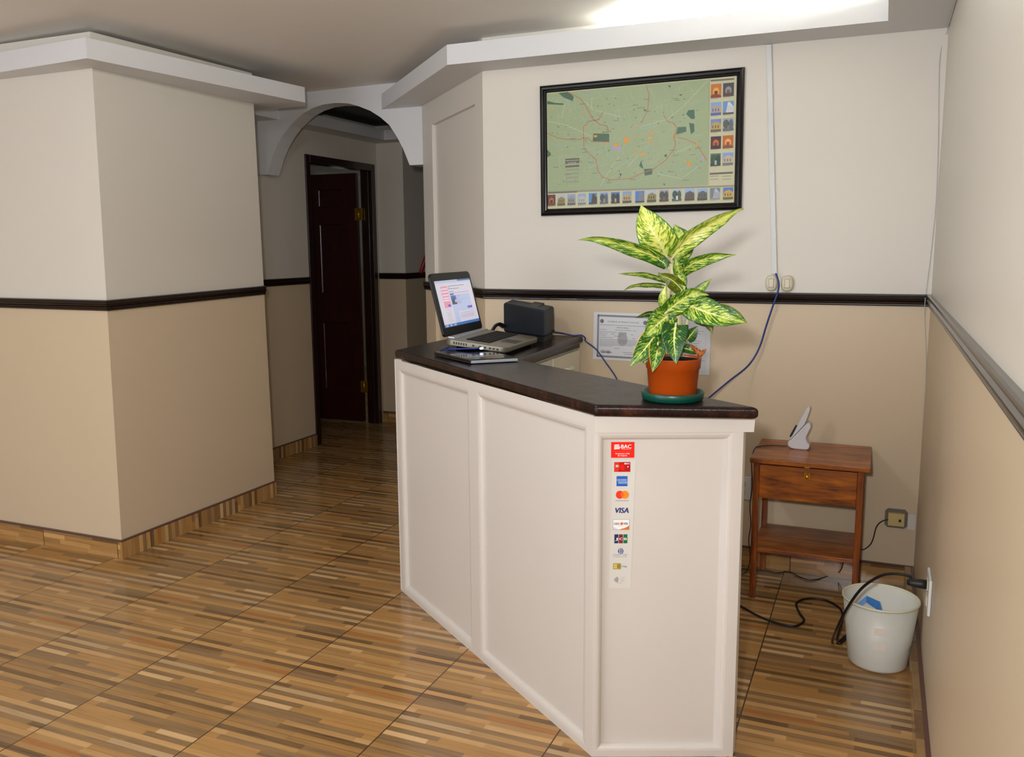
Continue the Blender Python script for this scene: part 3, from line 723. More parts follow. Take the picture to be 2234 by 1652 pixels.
for u0 in (.283, .552):
    b = MB(); b.add([lb(u, v, .001) for u, v in ((u0, .70), (u0 + .015, .70), (u0 + .015, .955), (u0, .955))], [(0, 1, 2, 3)]); b.build('touchpad_edge', M['light_silver'], tp)
for v0, wv_, d0, d1 in [(v_, .022, -.018, -.008) for v_ in (.14, .18, .22, .26, .30, .34)] + [(v_, .035, -.016, -.009) for v_ in (.45, .56, .64, .72, .78, .84)]:
    b = MB(); b.hexa([lb(-.001, v0, d0), lb(.004, v0, d0), lb(.004, v0 + wv_, d0), lb(-.001, v0 + wv_, d0)], [lb(-.001, v0, d1), lb(.004, v0, d1), lb(.004, v0 + wv_, d1), lb(-.001, v0 + wv_, d1)])
    b.build('side_port', M['black_matte'], lap)
b = MB(); b.hexa([lb(.06, .02, -.064), lb(.94, .02, -.064), lb(.94, .16, -.059), lb(.06, .16, -.059)], [lb(.06, .02, -.026), lb(.94, .02, -.026), lb(.94, .16, -.026), lb(.06, .16, -.026)])
b.build('battery_foot', M['black_matte'], lap, bevel=.004)
for u0 in (.08, .88):
    b = MB(); b.hexa([lb(u0, .86, -.035), lb(u0 + .04, .86, -.035), lb(u0 + .04, .93, -.0345), lb(u0, .93, -.0345)], [lb(u0, .86, -.02), lb(u0 + .04, .86, -.02), lb(u0 + .04, .93, -.02), lb(u0, .93, -.02)]); b.build('rubber_foot', M['black_matte'], lap)
st_ = R(14); bkv = Vector((-1, -.06, 0)).normalized(); su = Vector((0, 0, math.cos(st_))) + bkv * math.sin(st_); sw = (hr - hl); SL = sw.length; sw.normalize(); sn_ = sw.cross(su).normalized()
if sn_.x < 0: sn_ = -sn_
SH = .268
def sp(u, v, d=0): return hl + sw * (u * SL) + su * (v * SH + .004) + sn_ * d
ol = rc(.05, .05, 180, .05, .05) + rc(.95, .05, 270, .05, .05) + rc(.93, .93, 0, .07, .07) + rc(.07, .93, 90, .07, .07)
b = MB(); f0 = [sp(u, v, .0) for u, v in ol]; f1 = [sp(u, v, -.012) for u, v in ol]; k = len(ol)
b.add(f0 + f1, [tuple(range(k)), tuple(range(2 * k - 1, k - 1, -1))] + [((i + 1) % k, i, k + i, k + (i + 1) % k) for i in range(k)])
lid = b.build('screen_lid', M['bezel'], lap, bevel=.003)
u0, u1, v0, v1 = .055, .955, .135, .875
s = Sheet(sp(u0, v0, .0012), sw * (SL * (u1 - u0)), su * (SH * (v1 - v0)), sn_, .0001)
s.rect(0, 0, 1, 1, '#ded8e4', 0); s.rect(0, 0, 1, .06, '#4a78b4', 1); s.rect(0, .955, 1, 1, '#b8c6dc', 1); s.rect(.62, .965, 1, 1, '#4a78ac', 2); s.rect(0, .925, 1, .953, '#cdd2e0', 1)
for x in (.03, .14, .25): s.rect(x, .012, x + .07, .05, '#a8b8d8', 2)
s.rect(.12, .41, .30, .875, '#ee9cb4', 1)
for y in (.80, .735, .665, .60, .55): s.rect(.13, y, .29, y + .032, '#ece0ea', 2)
s.rect(.215, .43, .285, .475, '#6a62c8', 2)
for y, x1 in ((.86, .78), (.825, .36), (.80, .62), (.74, .45)): s.rect(.32, y, x1, y + .012, '#8a849a', 2)
s.rect(.33, .705, .88, .712, '#8a6ab8', 2); s.rect(.33, .668, .43, .70, '#5a7488', 2)
s.rect(.33, .06, .88, .665, '#c2cbe8', 1); s.rect(.46, .06, .93, .30, '#dcd6e6', 2)
s.rect(.335, .46, .475, .655, '#4a6ca8', 2); s.rect(.335, .62, .475, .655, '#5a70d0', 3); s.poly([(.36, .46), (.475, .46), (.475, .50), (.42, .585), (.37, .575)], '#4c4e62', 3); s.poly([(.42, .50), (.47, .50), (.47, .56), (.43, .57)], '#c8c0b8', 4)
s.rect(.49, .575, .55, .60, '#e89ac4', 3); s.rect(.49, .55, .87, .572, '#a8c8f0', 2); s.rect(.74, .335, .88, .385, '#7a5ac8', 3)
for y in (.64, .62, .53, .51, .49, .47): s.rect(.49, y, .60, y + .006, '#9a94b0', 3)
for y in (.25, .21, .18, .15): s.rect(.49, y, .88, y + .006, '#9a94a8', 3)
for y in (.36, .31, .27, .24, .20, .16, .12): s.rect(.13, y, .26, y + .006, '#a49eae', 3)
s.build('display', M['screen'], lid)

# ------------------------------------------------------------------ closed laptop, printer
cl = thing('closed_laptop', 'thin closed glossy black laptop lying in front of the open one', 'laptop', (-1.45, 3.05, TZ1))
q = [Vector((-1.654, 3.085)), Vector((-1.405, 2.905)), Vector((-1.262, 3.035)), Vector((-1.508, 3.212))]
b = MB(); b.hexa([(*p, TZ1 + .0015) for p in q], [(*p, TZ1 + .009) for p in q]); b.build('base', M['black_matte'], cl, bevel=.003)
b = MB(); b.hexa([(*p, TZ1 + .0095) for p in q], [(*(p.lerp((q[0] + q[2]) / 2, .01)), TZ1 + .018) for p in q]); b.build('lid', M['black_gloss'], cl, bevel=.003, bseg=3)
b = MB(); e0, e1 = q[1].lerp(q[2], .02), q[1].lerp(q[2], .98); en = Vector((.66, -.75)) * .001
b.hexa([(*(e0 + en * 0), TZ1 + .003), (*(e0 + en * 3), TZ1 + .003), (*(e1 + en * 3), TZ1 + .003), (*(e1 + en * 0), TZ1 + .003)][::1], [(*(e0), TZ1 + .014), (*(e0 + en * 3), TZ1 + .012), (*(e1 + en * 3), TZ1 + .012), (*(e1), TZ1 + .014)])
o = b.build('hinge_bar', M['light_silver'], cl, bevel=.001); o['label'] = 'silver hinge bar'

pr = thing('receipt_printer', 'boxy black receipt printer behind the open laptop', 'printer', (-1.53, 3.85, TZ1))
pf = [Vector((-1.404, 3.692)), Vector((-1.436, 3.90)), Vector((-1.700, 4.005)), Vector((-1.690, 3.875))]   # front right, back right, back left, front left
zt = [1.214, 1.219, 1.243, 1.232]; zs_ = [1.179, 1.184, 1.205, 1.197]
b = MB(); b.hexa([(*p, 1.09) for p in pf], [(*p, z) for p, z in zip(pf, zt)]); lidp = b.build('body', M['printer'], pr, bevel=.011, bseg=4)
cp_ = (pf[0] + pf[2]) / 2; sm_ = [cp_ + (p - cp_) * 1.004 for p in pf]
for i0, i1 in ((3, 0), (0, 1)):
    p0_, p1_ = sm_[i0].lerp(sm_[i1], .05), sm_[i0].lerp(sm_[i1], .95); z0_, z1_ = zs_[i0], zs_[i1]
    b = MB(); b.quad((*p0_, z0_ - .0012), (*p1_, z1_ - .0012), (*p1_, z1_ + .0006), (*p0_, z0_ + .0006)); b.build('lid_seam', M['black_matte'], pr)
b = MB(); m0 = pf[0].lerp(pf[3], .22); m1 = pf[1].lerp(pf[2], .22); m2 = pf[1].lerp(pf[2], .45); m3 = pf[0].lerp(pf[3], .45)
b.hexa([(*m0.lerp(m1, .25), 1.216), (*m1, 1.221), (*m2, 1.226), (*m3.lerp(m2, .25), 1.221)], [(*m0.lerp(m1, .3), 1.222), (*m1, 1.232), (*m2, 1.236), (*m3.lerp(m2, .3), 1.227)])
b.build('paper_slot', M['black_matte'], lidp, bevel=.002)
bp_ = [cp_ + (p - cp_) * .93 for p in pf]
b = MB(); b.hexa([(*p, TZ1) for p in bp_], [(*p, 1.091) for p in bp_]); b.build('shade_plate', M['black_matte'], pr)  # added black plate, stands in for the shadow under the printer
b = MB(); c = pf[0].lerp(pf[1], .78); b.lathe([(.0, 0), (.011, 0), (.011, .004)], (c.x + .002, c.y, 1.105), 12); b.build('power_jack', M['black_matte'], pr)

def cable(name, pts, r_, mat, label, cat='cable', n=8, plug=None):
    b = MB(); b.tube(bez(pts, n), r_, 8); o = b.build(name, mat); return tag(o, label, cat)
tz = TZ1 + .0045
cable('printer_cable', [aty(1066, 726, 3.70), aty(1074, 721, 3.74), aty(1081, 711, 3.78), aty(1090, 707, 3.82), aty(1100, 711, 3.86), (-1.745, 3.945, 1.12), (-1.722, 3.95, 1.105)], .008, M['black_cable'], 'thick black cable curling beside the receipt printer')
P = lambda x, y, z: atz(x, y, z)
cable('network_cable', [lb(-.012, .60, -.016), lb(-.05, .52, -.02), lb(-.05, .30, -.03), lb(-.06, .08, -.04), lb(.05, -.10, -.058), lb(.3, -.14, -.0592), lb(.6, -.13, -.0592)], .0033, M['blue_cable'], 'blue network cable plugged into the open laptop')
b = MB(); c = lb(-.02, .62, -.016)
b.hexa([c + Vector(v) for v in ((-.006, -.010, -.004), (.006, -.010, -.004), (.006, .004, -.004), (-.006, .004, -.004))], [c + Vector(v) for v in ((-.006, -.010, .004), (.006, -.010, .004), (.006, .004, .004), (-.006, .004, .004))])
tag(b.build('network_plug', M['led'], bevel=.002), 'glowing clear plug at the laptop side', 'plug')
tz2 = TZ1 + .004
cable('network_cable', [(-1.46, 3.955, tz2 + .02), (-1.42, 3.99, tz2 + .01), (-1.375, 4.005, tz2), (-1.34, 4.02, tz2 + .001), (-1.322, 4.03, 1.058), aty(1278, 745, 4.035), aty(1300, 762, 4.03), aty(1322, 792, 4.02), aty(1346, 828, 4.0), aty(1365, 880, 3.98)], .0035, M['blue_cable'], 'blue network cable drooping over the drawers beside the framed certificate')
cable('network_cable', [(-.437, BY - .012, 1.372), aty(1694, 600, BY - .03), aty(1699, 620, BY - .034), aty(1696, 640, BY - .034), aty(1686, 668, BY - .034), aty(1672, 710, BY - .03), aty(1656, 760, BY - .03), aty(1632, 798, BY - .05), aty(1590, 832, 3.9), aty(1548, 867, 3.8), aty(1510, 900, 3.7)], .0042, M['blue_cable'], 'blue network cable hanging from the wall switches')

# ------------------------------------------------------------------ framed map
mp = {}
corners = [(98, 300), (2065, 120), (2062, 1435), (125, 1500)]      # photo corners of the printed sheet (enlarged 4.753x)
W3 = [aty(1170 + a / 4.753, 140 + c / 4.753, BY - .012) for a, c in corners]
ang = math.atan2(W3[1].z - W3[0].z, W3[1].x - W3[0].x) * .5 + math.atan2(W3[2].z - W3[3].z, W3[2].x - W3[3].x) * .5
mw = ((W3[1] - W3[0]).length + (W3[2] - W3[3]).length) / 2; mh = ((W3[0] - W3[3]).length + (W3[1] - W3[2]).length) / 2
mc = (W3[0] + W3[1] + W3[2] + W3[3]) / 4
ax, az = Vector((math.cos(ang), 0, math.sin(ang))), Vector((-math.sin(ang), 0, math.cos(ang)))
mo = mc - ax * mw / 2 - az * mh / 2
fm = thing('framed_map', 'green city map in a black frame on the back wall', 'framed map', (mc.x, BY, mc.z - mh / 2))
def fp(u, v, y): return Vector((0, BY - y, 0)) + Vector(((mo + ax * u + az * v).x, 0, (mo + ax * u + az * v).z))
prof = [(.0, .010), (.004, .016), (.010, .018), (.014, .024), (.022, .026), (.030, .022), (.034, .014), (.034, .001), (0, .001)]
b = MB(); rings = []
for (off, y) in prof: rings.append([fp(-off, -off, y), fp(mw + off, -off, y), fp(mw + off, mh + off, y), fp(-off, mh + off, y)])
for r0, r1 in zip(rings, rings[1:] + rings[:1]):
    for j in range(4): b.quad(r0[j], r1[j], r1[(j + 1) % 4], r0[(j + 1) % 4])
o = b.build('frame', M['frame_black'], fm)
bm = bmesh.new(); bm.from_mesh(o.data); bmesh.ops.remove_doubles(bm, verts=bm.verts, dist=1e-5); bmesh.ops.recalc_face_normals(bm, faces=bm.faces); bm.to_mesh(o.data); bm.free()
# homography-free mapping: bilinear inverse of the measured corners
def mq(a, c):
    s_ = (a - 98) / 1967; t_ = .5
    for _ in range(12):
        tx, ty = corners[0][0] * (1 - s_) + corners[1][0] * s_, corners[0][1] * (1 - s_) + corners[1][1] * s_
        bx, by = corners[3][0] * (1 - s_) + corners[2][0] * s_, corners[3][1] * (1 - s_) + corners[2][1] * s_
        t_ = (c - ty) / (by - ty)
        lx = corners[0][0] * (1 - t_) + corners[3][0] * t_; rx = corners[1][0] * (1 - t_) + corners[2][0] * t_
        s_ = (a - lx) / (rx - lx)
    return s_ * mw, (1 - t_) * mh
s = Sheet(fp(0, 0, .009), ax, az, (0, -1, 0), .00012)
s.rect(0, 0, mw, mh, '#bdbb98', 0)
X1, Y1 = mq(1805, 700)[0], mq(900, 1290)[1]
s.rect(.002, Y1, X1, mh - .004, '#95a47c', 1)
rnd = random.Random(3)
PQ = lambda *pts: [mq(a, c) for a, c in pts]
for i in range(420):     # faint street grid
    x, y = rnd.uniform(.03, X1 - .06), rnd.uniform(Y1 + .02, mh - .03); a = rnd.choice((.1, .1, 1.67, 1.67, .5, 2.1)) + rnd.uniform(-.12, .12); l_ = rnd.uniform(.02, .06)
    dx, dy = math.cos(a) * l_, math.sin(a) * l_
    if Y1 < y + dy < mh - .005 and 0.005 < x + dx < X1: s.line([(x, y), (x + dx, y + dy)], .0009, '#a9b694', 2)
for i in range(26):
    y0 = rnd.uniform(.32, .62) * mh; x0 = rnd.uniform(.35, .62) * mw
    s.line([(x0, y0), (x0 + .09, y0 + .02)], .0007, '#98a880', 2); s.line([(x0 + .04, y0 - .02), (x0 + .03, y0 + .03)], .0007, '#98a880', 2)
for pts in ([(450, 290), (560, 330), (650, 280), (760, 260), (870, 240)], [(110, 355), (260, 340), (400, 420), (460, 540), (540, 590), (640, 610), (760, 590), (850, 620), (960, 580), (1050, 610), (1160, 660), (1300, 620), (1450, 580), (1560, 560), (1700, 420), (1790, 320)], [(110, 800), (260, 850), (420, 800), (470, 860), (560, 850), (640, 920), (760, 900), (860, 990), (980, 1020), (1100, 1000), (1260, 1070), (1400, 1110), (1560, 1080), (1700, 1050), (1790, 1020)], [(480, 870), (560, 960), (620, 1100), (700, 1200), (760, 1260)], [(860, 1240), (900, 1200), (1000, 1250), (1100, 1250), (1230, 1200)]):
    s.line(PQ(*pts), .0022, '#8fa9a4', 3)
for pts in ([(590, 460), (750, 500), (920, 540)], [(300, 400), (270, 560)], [(120, 590), (300, 620), (600, 740)], [(1790, 160), (1560, 420), (1400, 560), (1120, 640)], [(700, 1260), (840, 1030), (900, 950)], [(1000, 1050), (1100, 930)], [(520, 380), (640, 480)], [(1500, 900), (1640, 840)], [(790, 700), (790, 800)], [(1300, 1130), (1540, 1180), (1700, 1060)], [(600, 340), (590, 460)]):
    s.line(PQ(*pts), .0022, '#b4bf9e', 4)
for pts in ([(340, 290), (480, 360), (540, 440), (610, 560), (690, 620), (760, 630), (790, 690)], [(110, 710), (220, 760), (330, 775), (470, 775), (515, 755), (560, 760), (600, 795), (790, 800)], [(720, 490), (680, 565), (560, 590), (510, 650), (515, 760), (520, 870), (590, 930), (650, 980), (680, 1110), (720, 1160), (820, 1195), (1020, 1180), (1150, 1120), (1260, 1080), (1380, 990), (1460, 880), (1480, 820), (1460, 750), (1490, 650), (1450, 600), (1400, 590), (1350, 520)], [(1170, 215), (1200, 310), (1190, 470), (1130, 600)], [(1500, 750), (1580, 770), (1690, 820), (1790, 990)]):
    s.line(PQ(*pts), .0034, '#b0704a', 5)
G = '#42624a'
for pts in ([(230, 300), (340, 285), (400, 335), (390, 380), (290, 345)], [(105, 380), (190, 400), (290, 405), (285, 420), (105, 415)], [(620, 712), (790, 712), (790, 800), (615, 795)], [(110, 880), (150, 915), (155, 940), (110, 960)], [(1600, 470), (1660, 465), (1665, 560), (1630, 560), (1580, 510)], [(1500, 645), (1580, 640), (1585, 690), (1480, 720)], [(1610, 600), (1660, 610), (1665, 690), (1630, 720)], [(1160, 1080), (1250, 1075), (1245, 1135), (1170, 1150)], [(1130, 990), (1155, 1080), (1110, 1050)], [(1390, 220), (1420, 215), (1415, 240)], [(1500, 310), (1535, 305), (1530, 325)], [(1140, 455), (1185, 470), (1160, 480)], [(905, 1120), (930, 1130), (915, 1165)], [(1370, 930), (1395, 925), (1390, 955), (1368, 950)], [(1355, 1235), (1380, 1232), (1378, 1255)]):
    s.poly(PQ(*pts), G, 4)
for i in range(120):
    a, c = rnd.uniform(150, 1770), rnd.uniform(330, 1240); q_ = rnd.uniform(4, 11)
    s.poly(PQ((a, c), (a + q_, c + rnd.uniform(-4, 4)), (a + q_ + rnd.uniform(-4, 4), c + q_), (a - 3, c + q_)), '#4a6a50', 4)
for pts in ([(820, 820), (870, 835), (930, 860), (915, 910), (880, 880), (825, 880)], [(530, 270), (570, 265), (560, 300)], [(1740, 950), (1765, 945), (1760, 990), (1742, 995)]): s.poly(PQ(*pts), '#a49cae', 5)
for x0, y0, x1, y1 in ((950, 755, 998, 812), (850, 815, 885, 850), (1125, 912, 1165, 935), (1600, 1005, 1635, 1050), (625, 730, 660, 752), (1230, 685, 1252, 712), (1205, 800, 1240, 815), (1060, 620, 1078, 640), (1055, 912, 1075, 936), (1445, 720, 1462, 745), (1685, 810, 1703, 838), (160, 452, 180, 468), (1205, 745, 1235, 765), (488, 495, 502, 515), (535, 468, 548, 482), (708, 688, 734, 706), (1385, 438, 1402, 450), (1180, 712, 1205, 724), (1055, 740, 1075, 760), (740, 805, 755, 818), (1565, 985, 1580, 998), (1080, 862, 1096, 876)):
    s.poly(PQ((x0, y0), (x1, y0 - 3), (x1, y1 - 3), (x0, y1)), '#d8921c', 6)
s.poly(PQ((315, 975), (470, 965), (470, 1018), (316, 1030)), '#5c564a', 5); s.poly(PQ((316, 1048), (470, 1036), (470, 1056), (316, 1066)), '#5c564a', 5)
for y in (1078, 1118, 1160, 1205): s.poly(PQ((326, y + 6), (465, y - 4), (465, y + 14), (326, y + 24)), '#8f9478', 5)
s.line(PQ((326, 1075), (326, 1250), (465, 1240), (465, 1065)), .0007, '#7c8268', 5)
x, y = mq(322, 1001); s.text('MAPA DE SAN JOSE', x, y, .0055, '#d8d6c8', 6, width=.0335 * mw / .43 * .9, shear=.12)
x, y = mq(340, 1024); s.text('SAN JOSE MAP', x, y, .0050, '#d8d6c8', 6, width=.024 * mw / .43 * .9, shear=.12)
for i in range(26):   # place names too small to read
    a, c = rnd.uniform(150, 1700), rnd.uniform(330, 1230); s.poly(PQ((a, c), (a + 60, c - 3), (a + 60, c + 3), (a, c + 6)), '#6c7660', 6)
s.poly(PQ((125, 1315), (2060, 1250), (2060, 1268), (125, 1334)), '#8a8672', 3); s.poly(PQ((125, 1326), (450, 1314), (450, 1326), (125, 1340)), '#5c564a', 4)
s.poly(PQ((1815, 160), (2040, 142), (2040, 160), (1815, 178)), '#6c6858', 3); s.poly(PQ((1822, 1122), (2045, 1110), (2045, 1130), (1822, 1142)), '#5c584c', 3)
for x0 in (1825, 1945):
    for y0 in (1155, 1188): s.poly(PQ((x0, y0), (x0 + 85, y0 - 5), (x0 + 85, y0 + 3), (x0, y0 + 8)), '#8c8a70', 3)
def photo(a0, c0, a1, c1, pal, kind):
    (x0, y1), (x1, y0) = mq(a0, c0), mq(a1, c1); w_, h_ = x1 - x0, y1 - y0
    s.rect(x0, y0, x1, y1, pal[0], 3)
    if kind == 0:      # a facade under the sky
        s.poly([(x0, y0 + .2 * h_), (x1, y0 + .2 * h_), (x1, y0 + .62 * h_), (x0 + .55 * w_, y0 + .82 * h_), (x0 + .1 * w_, y0 + .66 * h_)], pal[1], 4)
        for i in range(3): s.rect(x0 + (.16 + .26 * i) * w_, y0 + .3 * h_, x0 + (.27 + .26 * i) * w_, y0 + .52 * h_, pal[2], 5)
        s.rect(x0, y0, x1, y0 + .2 * h_, pal[2], 4)
    elif kind == 1:    # trees and a path
        s.disc(x0 + .3 * w_, y0 + .55 * h_, .28 * w_, pal[1], 4, 12, .35 * h_); s.disc(x0 + .75 * w_, y0 + .5 * h_, .22 * w_, pal[2], 4, 12, .4 * h_)
        s.rect(x0, y0, x1, y0 + .22 * h_, pal[2], 5); s.rect(x0 + .42 * w_, y0 + .1 * h_, x0 + .62 * w_, y0 + .45 * h_, pal[3], 6)
    elif kind == 2:    # a slanting tower
        s.poly([(x0 + .3 * w_, y0 + .15 * h_), (x1, y0 + .1 * h_), (x1, y0 + .55 * h_), (x0 + .6 * w_, y0 + .95 * h_), (x0 + .45 * w_, y0 + .9 * h_)], pal[1], 4)
        for i in range(4): s.line([(x0 + .4 * w_, y0 + (.25 + .13 * i) * h_), (x1, y0 + (.2 + .1 * i) * h_)], .03 * w_, pal[2], 5)
        s.rect(x0, y0, x1, y0 + .15 * h_, pal[3], 5)
    else:              # a warm interior
        s.disc(x0 + .5 * w_, y0 + .45 * h_, .3 * w_, pal[1], 4, 12, .3 * h_); s.rect(x0 + .35 * w_, y0 + .12 * h_, x0 + .65 * w_, y0 + .5 * h_, pal[2], 5)
        s.poly([(x0, y0), (x1, y0), (x1, y0 + .15 * h_), (x0 + .5 * w_, y0 + .3 * h_), (x0, y0 + .2 * h_)], pal[3], 6)
    s.rect(x0, y0 - .055 * h_, x0 + .7 * w_, y0 - .03 * h_, '#6c6a58', 3)
SKY, GR = '#5a78b0', '#3a4436'
bot = [((120, 1352, 212, 1466), ('#5a2c1a', '#a85a28', '#2a1610', '#6a3a20'), 3), ((230, 1352, 320, 1463), ('#a8b4c0', '#8a7c48', '#5c5438', GR), 0), ((342, 1345, 434, 1458), ('#8a9cbc', '#8c8c88', '#5a5c60', GR), 0), ((458, 1342, 550, 1454), ('#8aa0c8', '#b4b4b0', '#7a8088', GR), 0), ((578, 1334, 670, 1448), ('#4c86c0', '#4a3c30', '#3a3226', GR), 2), ((698, 1328, 790, 1445), ('#7c9ccc', '#3c4a3c', '#5a5c58', '#8a8c88'), 1), ((818, 1324, 912, 1440), ('#4a74ac', '#3a3a30', '#2c302c', '#b89858'), 1), ((940, 1316, 1036, 1436), ('#7a98c8', '#a8986c', '#4a4838', GR), 0), ((1074, 1312, 1170, 1432), ('#4a78c0', '#7c8088', '#54585e', GR), 2), ((1196, 1306, 1292, 1428), ('#a8b8cc', '#8a7a40', '#4a4c2c', GR), 0), ((1322, 1302, 1418, 1422), ('#8a98a8', '#3c4838', '#44443c', '#8a4a38'), 1), ((1452, 1296, 1548, 1416), ('#a4b4c0', '#3a4a34', '#48564a', '#c8ccd0'), 1), ((1578, 1290, 1676, 1412), ('#8cacd8', '#5a5248', '#4a4438', GR), 0), ((1704, 1288, 1802, 1410), ('#8ca8d0', '#5c5c54', '#3c463c', GR), 0), ((1828, 1282, 1926, 1404), ('#6c7884', '#b0b4b8', '#4c4e50', '#8a8c8c'), 2), ((1955, 1278, 2052, 1402), ('#4a74b8', '#c09a4c', '#5a5c34', '#4a5a30'), 0)]
rgt = [((1818, 206, 1920, 340), ('#b86820', '#d8a040', '#5a2010', '#7a3414'), 3), ((1936, 196, 2040, 326), ('#3c3c44', '#8a8484', '#6a5038', '#4a3c34'), 3), ((1820, 392, 1922, 520), ('#7aa0d0', '#a89888', '#4a5a94', '#3c5090'), 0), ((1938, 382, 2042, 510), ('#6a8cb8', '#ccd0d4', '#8a9098', '#48504a'), 2), ((1822, 566, 1924, 692), ('#6c80b8', '#b09850', '#5c5a48', GR), 0), ((1940, 556, 2044, 682), ('#8a98a4', '#4c5244', '#54606c', '#7a6a54'), 1), ((1826, 744, 1926, 870), ('#381408', '#c06018', '#7a2c0c', '#281008'), 3), ((1942, 734, 2044, 862), ('#b05a18', '#e0a040', '#a03414', '#7a4410'), 3), ((1826, 922, 1926, 1048), ('#48644c', '#2c5030', '#1e3c24', '#a8a8a4'), 1), ((1944, 914, 2046, 1040), ('#7a98cc', '#b8a890', '#6c6c70', '#8a8c8c'), 0)]
for bx, pal, k in bot + rgt: photo(*bx, pal, k)
s.line(PQ((1805, 150), (1812, 1245)), .0012, '#6c7058', 7)
s.build('map_sheet', M['map_print'], fm)

# ------------------------------------------------------------------ cable duct, switches, certificates
b = MB(); t0, t1 = aty(1678, 93, BY), aty(1690, 598, BY); hw_ = .0115
b.hexa([(t1.x - hw_, BY - .012, t1.z), (t1.x + hw_, BY - .012, t1.z), (t1.x + hw_, BY - .0005, t1.z), (t1.x - hw_, BY - .0005, t1.z)], [(t0.x - hw_, BY - .012, 2.358), (t0.x + hw_, BY - .012, 2.358), (t0.x + hw_, BY - .0005, 2.358), (t0.x - hw_, BY - .0005, 2.358)])
tag(b.build('cable_duct', M['duct'], bevel=.002), 'white vertical cable duct on the wall right of the map', 'cable duct')
for k, (x, y, lab) in enumerate(((1683.5, 617.5, 'oval ivory wall switch directly below the white duct'), (1718, 618.5, 'oval ivory wall switch right of the hanging blue cable'))):
    c = aty(x, y, BY); sw_ = thing('wall_switch', lab, 'switch', (c.x, BY, c.z - .036), 'oval switches above the chair rail')
    b = MB(); ro, ri = 28, None
    ov = [(math.copysign(abs(math.cos(2 * math.pi * i / 32)) ** .8, math.cos(2 * math.pi * i / 32)), math.copysign(abs(math.sin(2 * math.pi * i / 32)) ** .8, math.sin(2 * math.pi * i / 32))) for i in range(32)]
    lay = [(1.0, .0005), (1.0, .012), (.94, .018), (.80, .022), (.5, .0235), (0.02, .024)]
    vs = [(c.x + sx * .0265 * r_, BY - d, c.z + sz_ * .0365 * r_) for r_, d in lay for sx, sz_ in ov]
    b.add(vs, [(i * 32 + (j + 1) % 32, i * 32 + j, (i + 1) * 32 + j, (i + 1) * 32 + (j + 1) % 32) for i in range(len(lay) - 1) for j in range(32)], 0, True)
    b.build('housing', M['ivory'], sw_)
    b = MB(); b.box((c.x - .0110, BY - .0246, c.z - .0195), (c.x + .0120, BY - .019, c.z + .0205)); b.build('rocker_gap', M['rocker_gap'], sw_, bevel=.001)
    b = MB(); b.box((c.x - .0095, BY - .0262, c.z - .018), (c.x + .0105, BY - .019, c.z + .019)); b.build('rocker', M['ivory'], sw_, bevel=.0015)

